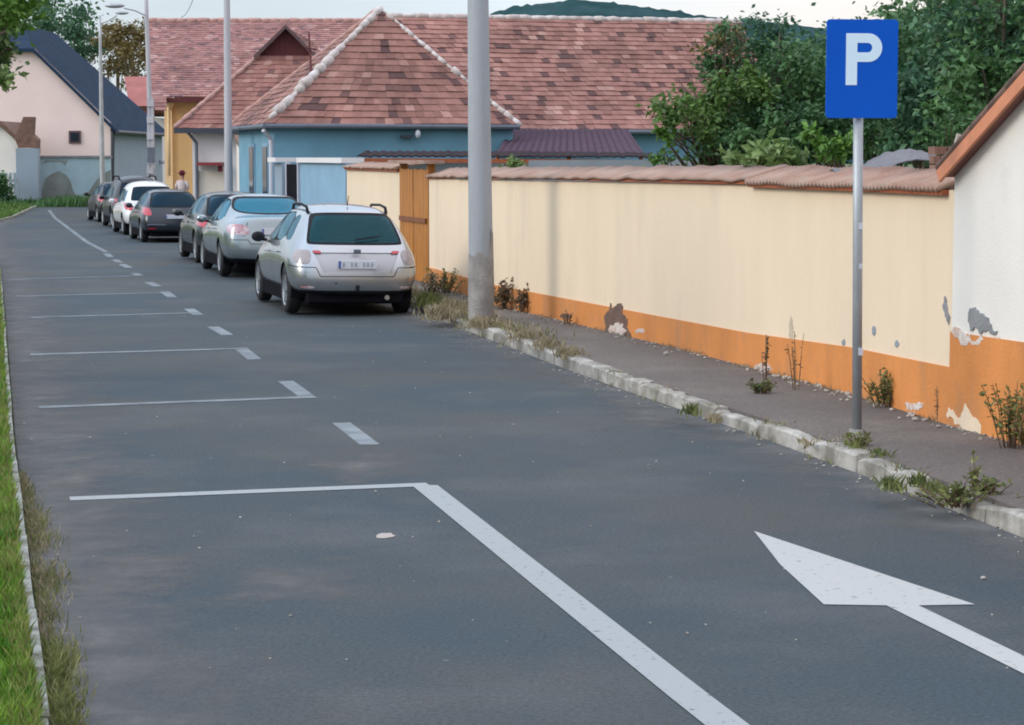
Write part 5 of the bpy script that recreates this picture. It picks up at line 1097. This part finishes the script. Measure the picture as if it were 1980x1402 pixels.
    part([1], 'side_window', glassm, push=-.004, split=True); part([2], 'rear_window', glassm, push=-.003); part([3], 'windscreen', glassm, push=-.003)
    for v in (10, 11): part([v], 'tail_lamp', o['lamps'][0][1], push=.006)
    for k in range(1, len(o['lamps'])):
        for v in (10 + 2 * k, 11 + 2 * k): part([v], o['lamps'][k][2] if len(o['lamps'][k]) > 2 else 'reflector', o['lamps'][k][1], push=.008)
    for v in (20, 21): part([v], 'headlight', M['lampclear'], push=.005)
    bm.free()
    # wheels
    W_ = o['W'] / 2
    for y in (0, wbz):
        for s in (-1, 1):
            wh_ = bpy.data.objects.new('wheel', None); 
            tb = MB(); n = 32; tw = .205; prof = [(-tw / 2 + .01, wr * .66), (-tw / 2, wr * .82), (-tw / 2 + .025, wr * .97), (-tw / 4, wr), (tw / 4, wr), (tw / 2 - .025, wr * .97), (tw / 2, wr * .82), (tw / 2 - .01, wr * .66)]
            cxw = s * (W_ - tw / 2 - .012); vs = []
            for i in range(n):
                a = 2 * math.pi * i / n
                for (dx, rr2) in prof: vs.append((cxw + dx, y + rr2 * math.cos(a), wr + rr2 * math.sin(a)))
            k = len(prof); tb.add(vs, [(i * k + j, ((i + 1) % n) * k + j, ((i + 1) % n) * k + j + 1, i * k + j + 1) for i in range(n) for j in range(k - 1)])
            wobj = tb.build('wheel', M['rubber'], rt, sm=True); bpy.data.objects.remove(wh_)
            rb_ = MB(); xo = cxw + s * (tw / 2 - .022)
            n = 24; vs = []
            for rr2, dx in ((wr * .66, .012), (wr * .60, .0), (wr * .58, -.03)):
                for i in range(n): a = 2 * math.pi * i / n; vs.append((xo + s * dx, y + rr2 * math.cos(a), wr + rr2 * math.sin(a)))
            rb_.add(vs, [(j * n + i, j * n + (i + 1) % n, (j + 1) * n + (i + 1) % n, (j + 1) * n + i) for j in range(2) for i in range(n)])
            ns = o.get('spokes', 5)
            for i in range(ns):
                a = 2 * math.pi * i / ns + .3; u = Vector((0, math.cos(a), math.sin(a))); t_ = Vector((0, -math.sin(a), math.cos(a))); c0 = Vector((xo + s * .004, y, wr))
                rb_.prism([c0 + u * wr * .12 - t_ * .05, c0 + u * wr * .12 + t_ * .05, c0 + u * wr * .61 + t_ * .032, c0 + u * wr * .61 - t_ * .032], (-s * .03, 0, 0))
            rb_.prism([(xo + s * .008, y + wr * .17 * math.cos(a), wr + wr * .17 * math.sin(a)) for a in [i * .524 for i in range(12)]], (-s * .03, 0, 0))
            rb_.build('rim', M['rim'], wobj)
            hb = MB(); hb.prism([(xo - s * .05, y + wr * .6 * math.cos(a), wr + wr * .6 * math.sin(a)) for a in [i * .2618 for i in range(24)]], (-s * .02, 0, 0)); hb.build('brake_disc', M['blackp'], wobj)
            ar = MB(); ra2 = wr + .06; vs = []
            for i in range(13):
                a = math.pi * i / 12 * 1.16 - .25; 
                for dx in (-.12, .0): vs.append((cxw + s * (dx * 1 + .07) - s * .02, y + ra2 * math.cos(a), wr + .01 + ra2 * math.sin(a)))
            vs2 = [(s * (W_ - .32), v_[1], v_[2]) if i % 2 == 0 else (s * (W_ - .05), v_[1], v_[2]) for i, v_ in enumerate(vs)]
            ar.add(vs2, [(2 * i, 2 * i + 1, 2 * i + 3, 2 * i + 2) for i in range(12)]); ar.build('wheel_arch_liner', M['dark'], rt)
    fl = MB(); fl.box((0, wbz / 2, .27), (W_ * 1.92 - .42, wbz + 1.25, .20)); fl.box((0, wbz / 2, .26), (W_ * 1.92, wbz - .85, .18)); fl.build('chassis_shade', M['dark'], rt)  # floor boxes enlarged and near-black, putting shade under the car
    if o.get('interior', True):
        st2 = MB()
        for x in (-.37, .37):
            st2.box((x, 1.25, .78), (.48, .16, .60)); st2.box((x, 1.22, 1.18), (.25, .10, .20)); st2.box((x, 1.5, .5), (.48, .5, .16))
        st2.build('front_seat', M['seat'], rt, bevel=.04)
        st2 = MB(); st2.box((0, .30, .74), (1.22, .16, .50))
        for x in (-.38, .38): st2.box((x, .28, 1.07), (.26, .09, .16))
        st2.build('rear_seat', M['seat'], rt, bevel=.04)
        db = MB(); db.box((0, 2.05, .82), (1.3, .35, .2)); db.build('dashboard', M['blackp'], rt)
    # mirrors
    for s in (-1, 1):
        mm = MB(); mx_, my_, mz_ = o['mirror']; mm.ell((s * (mx_ + .07), my_, mz_), (.10, .07, .075), 12, 8); mo = mm.build('door_mirror', paint if o.get('mirpaint', True) else M['blackp'], rt, sm=True)
        m3 = MB(); m3.tube([(s * (mx_ - .06), my_ + .03, mz_ - .05), (s * (mx_ + .06), my_, mz_ - .03)], .025, 6); m3.build('mirror_arm', M['blackp'], mo)
        m3 = MB(); m3.prism([(s * (mx_ + .07) + .070 * math.cos(a), my_ - .058, mz_ + .045 * math.sin(a)) for a in [i * .524 for i in range(12)]], (0, .02, 0)); m3.build('mirror_glass', M['glassd'], mo)
    for s in (-1, 1):
        for hy in o['handles']:
            hd = MB(); hd.tube([(s * hy[0], hy[1], hy[2]), (s * (hy[0] + .025), hy[1] + .03, hy[2]), (s * (hy[0] + .025), hy[1] + .15, hy[2]), (s * hy[0], hy[1] + .18, hy[2])], .013, 6); hd.build('door_handle', paint, rt, sm=True)
    # number plate
    py_, pz_ = o['plate']; q = MB(); q.box((0, py_, pz_), (.52, .015, .115)); plo = q.build('number_plate', M['plate'], rt, bevel=.004)
    q = MB(); q.box((-.245, py_ - .009, pz_), (.03, .004, .10)); q.build('plate_band', M['plateblue'], plo)
    if 'panel' in o:
        for (c, d, m, nm) in o['panel']: q = MB(); q.box(c, d); q.build(nm, m, rt, bevel=.008)
    return rt
def ringset(kind):
    if kind == 'hatch':
        return [
         [(0, -.72, .30), (.66, -.73, .30), (.79, -.77, .44), (.805, -.76, .66), (.745, -.62, .93), (.545, -.24, 1.35), (.36, -.18, 1.415), (0, -.16, 1.445)],
         [(0, -.50, .24), (.72, -.50, .24), (.87, -.50, .42), (.90, -.50, .66), (.835, -.40, .93), (.59, -.04, 1.375), (.39, .0, 1.45), (0, .02, 1.485)],
         [(0, 0, .22), (.74, 0, .22), (.875, 0, .42), (.885, 0, .68), (.85, .05, .93), (.62, .36, 1.40), (.42, .39, 1.475), (0, .41, 1.505)],
         [(0, .9, .20), (.74, .9, .20), (.86, .9, .40), (.88, .9, .68), (.855, .9, .925), (.66, .95, 1.40), (.42, .95, 1.48), (0, .95, 1.51)],
         [(0, 1.7, .20), (.74, 1.7, .20), (.86, 1.7, .40), (.88, 1.75, .66), (.85, 1.9, .90), (.63, 1.50, 1.385), (.42, 1.42, 1.465), (0, 1.38, 1.495)],
         [(0, 2.35, .22), (.74, 2.35, .22), (.875, 2.35, .42), (.885, 2.4, .66), (.83, 2.5, .88), (.66, 2.42, .97), (.42, 2.33, 1.02), (0, 2.30, 1.04)],
         [(0, 2.95, .22), (.74, 2.95, .22), (.875, 2.95, .42), (.875, 2.95, .62), (.80, 2.95, .80), (.60, 2.95, .88), (.40, 2.95, .91), (0, 2.95, .925)],
         [(0, 3.45, .26), (.62, 3.42, .26), (.76, 3.40, .42), (.77, 3.38, .58), (.70, 3.30, .72), (.5, 3.30, .78), (.34, 3.30, .80), (0, 3.30, .81)]]
    if kind == 'sedan':
        return [
         [(0, -1.02, .32), (.68, -1.03, .32), (.80, -1.06, .48), (.82, -1.04, .70), (.78, -.98, .96), (.62, -.96, 1.06), (.40, -.96, 1.08), (0, -.96, 1.09)],
         [(0, -.75, .24), (.74, -.75, .24), (.88, -.75, .44), (.90, -.75, .70), (.86, -.70, .97), (.66, -.62, 1.075), (.42, -.60, 1.10), (0, -.60, 1.11)],
         [(0, -.2, .22), (.76, -.2, .22), (.89, -.2, .43), (.905, -.2, .70), (.87, -.15, .96), (.68, -.22, 1.10), (.44, -.30, 1.13), (0, -.34, 1.14)],
         [(0, .5, .20), (.76, .5, .20), (.885, .5, .42), (.90, .5, .70), (.87, .5, .95), (.64, .42, 1.39), (.42, .36, 1.44), (0, .32, 1.46)],
         [(0, 1.1, .20), (.76, 1.1, .20), (.88, 1.1, .41), (.90, 1.1, .69), (.87, 1.1, .93), (.655, 1.0, 1.41), (.42, 1.0, 1.465), (0, 1.0, 1.49)],
         [(0, 1.8, .20), (.76, 1.8, .20), (.88, 1.8, .41), (.90, 1.85, .67), (.865, 2.0, .91), (.62, 1.55, 1.385), (.42, 1.47, 1.445), (0, 1.42, 1.47)],
         [(0, 2.5, .22), (.76, 2.5, .22), (.89, 2.5, .42), (.90, 2.5, .66), (.84, 2.6, .88), (.68, 2.52, .97), (.43, 2.44, 1.01), (0, 2.40, 1.03)],
         [(0, 3.1, .22), (.76, 3.1, .22), (.88, 3.1, .42), (.885, 3.1, .62), (.81, 3.1, .79), (.60, 3.1, .86), (.40, 3.1, .89), (0, 3.1, .90)],
         [(0, 3.58, .26), (.62, 3.55, .26), (.78, 3.52, .42), (.78, 3.50, .56), (.70, 3.42, .68), (.5, 3.42, .73), (.34, 3.42, .75), (0, 3.42, .76)]]
def scaled(rs, sx=1, sy=1, sz=1, tall=0): return [[(x * sx, y * sy, z * sz + (tall * max(0, z - .9) / .5)) for x, y, z in r] for r in rs]
rear = lambda f: f.normal.y < -.2
sidef = lambda f: abs(f.normal.x) > .5
HS = dict(wb=2.62, W=1.76, crease={}, band=[[(.30, .98), (2.14, .94), (1.58, 1.355), (.42, 1.385)]], sidewin=[[(-.14, 1.00), (.36, 1.00), (.40, 1.345), (.10, 1.33)], [(.42, .99), (1.13, .97), (1.13, 1.37), (.46, 1.36)], [(1.19, .97), (2.10, .95), (1.55, 1.33), (1.19, 1.37)]],
    rearwin=[(-.585, .99), (.585, .99), (.625, 1.02), (.53, 1.31), (.45, 1.36), (-.45, 1.36), (-.53, 1.31), (-.625, 1.02)], frontwin=[(-.70, 1.02), (.70, 1.02), (.58, 1.42), (-.58, 1.42)],
    lamps=[([(.60, .89), (.80, .90), (.86, .72), (.64, .70)], M['lampclear']), ([(.47, .845), (.585, .85), (.595, .885), (.49, .885)], M['red'], 'brake_light'), ([(.56, .385), (.74, .385), (.76, .425), (.60, .42)], M['lamppink'], 'reflector')], headlamp=[(.45, .62), (.74, .66), (.76, .76), (.50, .74)],
    seams=[((0, 2), [(-.80, .665), (-.56, .665), (-.50, .545), (.50, .545), (.56, .665), (.80, .665)], rear), ((1, 2), [(.40, .30), (.42, .98)], sidef), ((1, 2), [(1.16, .30), (1.16, .97)], sidef), ((1, 2), [(2.18, .35), (2.2, .93)], sidef), ((1, 2), [(-.75, .67), (-.36, .68)], sidef)],
    mirror=(.88, 1.98, .98), handles=[(.875, .62, .82), (.875, 1.45, .80)], plate=(-.835, .70), skirt=.355, spokes=5)
silver = paintm('silver_paint', (.40, .425, .45), .8, .27)
hatch = car('parked_car', (-2.29, 29.95, 0), R(14.6), R(1.0), ringset('hatch'), 'silver hatchback with black roof rails parked nearest, beside the thick concrete pole', silver, M['gl_teal'], dict(HS, interior=True, mirpaint=False, recess=paintm('recess_silver', (.36, .37, .40), .4, .35), recesspoly=[(-.46, .60), (.46, .60), (.58, .86), (-.58, .86)], plate=(-.812, .705),
    panel=[((0, -.82, .385), (.05, .05, .09), M['blackp'], 'tow_cover'), ((-.28, -.80, .47), (.055, .045, .055), M['blackp'], 'tow_eye_plug'), ((0, -.775, .885), (.10, .02, .05), M['gutterg'], 'badge'), ((0, -.60, .27), (1.30, .20, .16), M['dark'], 'diffuser')]))
def sub(parent, mb, name, m, **k): return mb.build(name, m, parent, **k)
for s in (-1, 1):
    m_ = MB(); m_.tube([(s * .545, .02, 1.38), (s * .55, .10, 1.455), (s * .555, .5, 1.485), (s * .56, 1.15, 1.475), (s * .55, 1.28, 1.40)], [.024, .020, .018, .018, .022], 8); sub(hatch, m_, 'roof_rail', M['blackp'], sm=True)
m_ = MB(); m_.tube([(0, .02, 1.485), (.0, -.10, 1.62)], [.008, .004], 6); sub(hatch, m_, 'aerial', M['blackp'])
m_ = MB(); m_.tube([(.0, -.62, 1.02), (.02, -.64, 1.04), (.34, -.60, 1.08)], .010, 6); sub(hatch, m_, 'rear_wiper', M['blackp'])
for i, w in enumerate((.05, .0, .035, .045, .0, .04, .045, .04)):
    if w: m_ = MB(); m_.box((-.19 + i * .055, -.823, .705), (w * .55, .006, .055)); sub(hatch, m_, 'plate_mark', M['platemk'])
m_ = MB(); m_.tube([(.42, -.62, .26), (.42, -.76, .26)], .035, 10); sub(hatch, m_, 'exhaust', M['chrome'])
SS = dict(wb=2.7, W=1.80, crease={}, band=[[(-.05, 1.0), (2.25, .94), (1.65, 1.34), (1.2, 1.40), (.40, 1.36)]], sidewin=[[(.0, 1.02), (.80, .99), (.80, 1.37), (.42, 1.33)], [(.86, .99), (1.30, .98), (1.30, 1.38), (.86, 1.375)], [(1.36, .97), (2.2, .95), (1.62, 1.32), (1.36, 1.37)]],
    rearwin=[(-.64, 1.15), (.64, 1.15), (.54, 1.385), (.3, 1.40), (-.3, 1.40), (-.54, 1.385)], frontwin=[(-.7, 1.02), (.7, 1.02), (.58, 1.39), (-.58, 1.39)],
    lamps=[([(.47, .80), (.60, .77), (.84, .80), (.84, .95), (.62, .97), (.50, .92)], M['lamppink'])], sidelamps=[[(-1.1, .80), (-.86, .82), (-.92, .93), (-1.1, .95)]], headlamp=[(.45, .60), (.74, .62), (.76, .70), (.50, .70)],
    seams=[((0, 2), [(-.80, .69), (-.50, .69), (-.46, .62), (.46, .62), (.50, .69), (.80, .69)], rear), ((0, 2), [(-.58, .75), (-.50, 1.0)], rear), ((0, 2), [(.58, .75), (.50, 1.0)], rear), ((1, 2), [(.36, .30), (.30, 1.0)], sidef), ((1, 2), [(1.33, .30), (1.33, .97)], sidef)],
    mirror=(.89, 2.05, .98), handles=[(.89, .72, .84), (.89, 1.62, .82)], plate=(-1.14, .82), skirt=.36, spokes=7)
silver2 = paintm('pale_silver_paint', (.30, .355, .38), .75, .26)
car('parked_car', (-4.42, 39.3, 0), R(14.5), R(.6), ringset('sedan'), 'silver saloon with pale tail lamps parked second from the concrete pole', silver2, M['gl_blue'], dict(SS, interior=False, plate=(-1.13, .84)), levels=3)
black = paintm('black_green_paint', (.018, .023, .024), .2, .25)
HB = dict(HS, seams=[((1, 2), [(.40, .30), (.42, .98)], sidef), ((1, 2), [(1.16, .30), (1.16, .97)], sidef)], lamps=[([(.60, .74), (.84, .76), (.84, .98), (.66, .96)], M['red']), ([(.5, .385), (.72, .385), (.74, .42), (.52, .42)], M['red'], 'reflector')])
car('parked_car', (-5.66, 44.5, zg(44.5)), R(15), 0, scaled(ringset('hatch'), .97, 1, .965), 'black hatchback with red tail lamp parked just beyond the silver saloon', black, M['gl_dark'], dict(HB, W=1.7, interior=False), levels=3)
grey = paintm('dark_grey_paint', (.025, .034, .046), .3, .25)
car('parked_car', (-9.42, 60.2, zg(60)), R(16), 0, scaled(ringset('hatch'), 1.0, 1, .97), 'dark grey hatchback with wide rear window in front of the white car', grey, M['gl_dark'], dict(HB, W=1.75, interior=False, plate=(-.84, .72), panel=[((0, -.80, .50), (1.5, .05, .04), M['gutterg'], 'bumper_strip'), ((0, -.80, .88), (.14, .02, .08), M['rim'], 'badge')]), levels=3)
whitep = paintm('white_paint', (.66, .68, .70), .0, .3)
car('parked_car', (-10.95, 66.0, zg(66)), R(16.5), 0, scaled(ringset('hatch'), 1.0, 1, 1.0, .10), 'white tall hatchback parked between the dark grey car and the dark off-roader', whitep, M['gl_dark'], dict(HB, interior=False, rearwin=[(x, z + .07) for x, z in HB['rearwin']]), levels=2)
dk = paintm('dark_suv_paint', (.018, .020, .025), .2, .35)
suv = car('parked_car', (-12.42, 72.2, zg(72)), R(17), 0, scaled(ringset('hatch'), 1.02, 1.03, 1.05, .13), 'dark off-roader with roof rails parked beyond the white car', dk, M['gl_dark'], dict(HB, wr=.36, interior=False, rearwin=[(x, z + .12) for x, z in HB['rearwin']]), levels=2)
for s in (-1, 1):
    m_ = MB(); m_.tube([(s * .60, -.2, 1.60), (s * .60, .0, 1.70), (s * .60, 1.4, 1.71), (s * .58, 1.6, 1.62)], .03, 6); sub(suv, m_, 'roof_rail', M['blackp'])
car('parked_car', (-14.22, 78.9, zg(79)), R(18), 0, scaled(ringset('hatch'), .96, .95, .97), 'small dark car, the last of the row before the bend', paintm('dark_small_paint', (.022, .022, .026), .2, .4), M['gl_dark'], dict(HB, W=1.68, wr=.30, interior=False), levels=2)

# ------------------------------------------------------------------ person walking on the pavement
def person(loc, yaw):
    t = thing('person', loc, 'person in a maroon hat and pale top beyond the parked cars', 'person', None, yaw, world=False); t.rotation_euler = (0, 0, yaw)
    J = [(0, 0, .95, .12), (0, 0, 1.15, .115), (0, 0, 1.36, .125), (0, 0, 1.46, .055), (0, .01, 1.52, .05), (0, .015, 1.60, .088), (0, .01, 1.68, .085),
         (-.17, 0, 1.38, .055), (-.22, .0, 1.12, .042), (-.20, .08, .90, .030), (-.19, .10, .82, .028), (.17, 0, 1.38, .055), (.22, 0, 1.12, .042), (.20, .08, .90, .030), (.19, .10, .82, .028),
         (-.09, 0, .88, .09), (-.10, .04, .50, .058), (-.10, -.04, .09, .040), (-.10, .10, .04, .035), (.09, 0, .88, .09), (.10, -.02, .50, .058), (.10, -.10, .09, .040), (.10, .04, .04, .035)]
    E_ = [(0, 1), (1, 2), (2, 3), (3, 4), (4, 5), (5, 6), (2, 7), (7, 8), (8, 9), (9, 10), (2, 11), (11, 12), (12, 13), (13, 14), (0, 15), (15, 16), (16, 17), (17, 18), (0, 19), (19, 20), (20, 21), (21, 22)]
    me = bpy.data.meshes.new('body'); me.from_pydata([j[:3] for j in J], E_, []); ob_ = bpy.data.objects.new('body', me); C.objects.link(ob_); ob_.parent = t
    s = ob_.modifiers.new('skin', 'SKIN'); me.skin_vertices if me.skin_vertices else None
    if not me.skin_vertices:
        bm = bmesh.new(); bm.from_mesh(me); bm.verts.layers.skin.verify(); bm.to_mesh(me); bm.free()
    for i, j in enumerate(J): me.skin_vertices[0].data[i].radius = (j[3], j[3] * .85)
    me.skin_vertices[0].data[0].use_root = True
    ob_.modifiers.new('sub', 'SUBSURF').levels = 1; me.materials.append(M['skin'])
    for (pts, rr2, nm, m) in [([(0, 0, .92), (0, 0, 1.15), (0, 0, 1.36), (0, 0, 1.44)], [.16, .15, .165, .07], 'shirt', 'cloth')]:
        q = MB(); q.tube(pts, rr2, 12); so2 = q.build(nm, M[m], t, sm=True)
    q = MB()
    for s2 in (-1, 1): q.tube([(s2 * .13, 0, 1.40), (s2 * .22, 0, 1.24), (s2 * .225, 0, 1.12)], [.07, .06, .055], 8)
    q.build('sleeves', M['cloth'], t, sm=True)
    q = MB(); q.tube([(-.06, 0, .95), (-.10, .04, .5), (-.10, -.04, .10)], [.12, .075, .06], 10); q.tube([(.06, 0, .95), (.10, -.02, .5), (.10, -.10, .10)], [.12, .075, .06], 10); q.build('trousers', M['jeans'], t, sm=True)
    q = MB(); q.ell((-.10, .04, .04), (.05, .13, .045), 8, 6); q.ell((.10, -.02, .04), (.05, .13, .045), 8, 6); q.build('shoes', M['shoe'], t, sm=True)
    q = MB(); q.ell((0, 0, 1.66), (.10, .11, .10), 12, 8); q.tube([(0, 0, 1.62), (0, -.06, 1.50)], [.09, .05], 8); q.build('hair', M['hat'], t, sm=True)
    q = MB(); q.ell((0, 0, 1.70), (.108, .115, .09), 12, 8); q.tube([(0, .01, 1.675), (0, .01, 1.69)], .17, 14); q.build('hat', M['hat'], t, sm=True)
    q = MB(); q.ell((0, .105, 1.60), (.014, .02, .02), 6, 5); q.build('nose', M['skin'], t)
    for sx in (-1, 1):
        q = MB(); q.ell((sx * .033, .088, 1.625), (.012, .008, .007), 6, 5); q.build('eye', M['dark'], t)
        for k in range(5):
            q = MB(); a = (k - 2) * .016; q.tube([(sx * .19, .105 + a, .80), (sx * .19, .11 + a, .76), (sx * .185, .12 + a, .735 + (.03 if k == 0 else 0))], [.009, .008, .006], 5); q.build('finger', M['skin'], t, sm=True)
    return t
q = P(352, 340, 76); person((q.x, 76, zg(76) + .10), R(160))
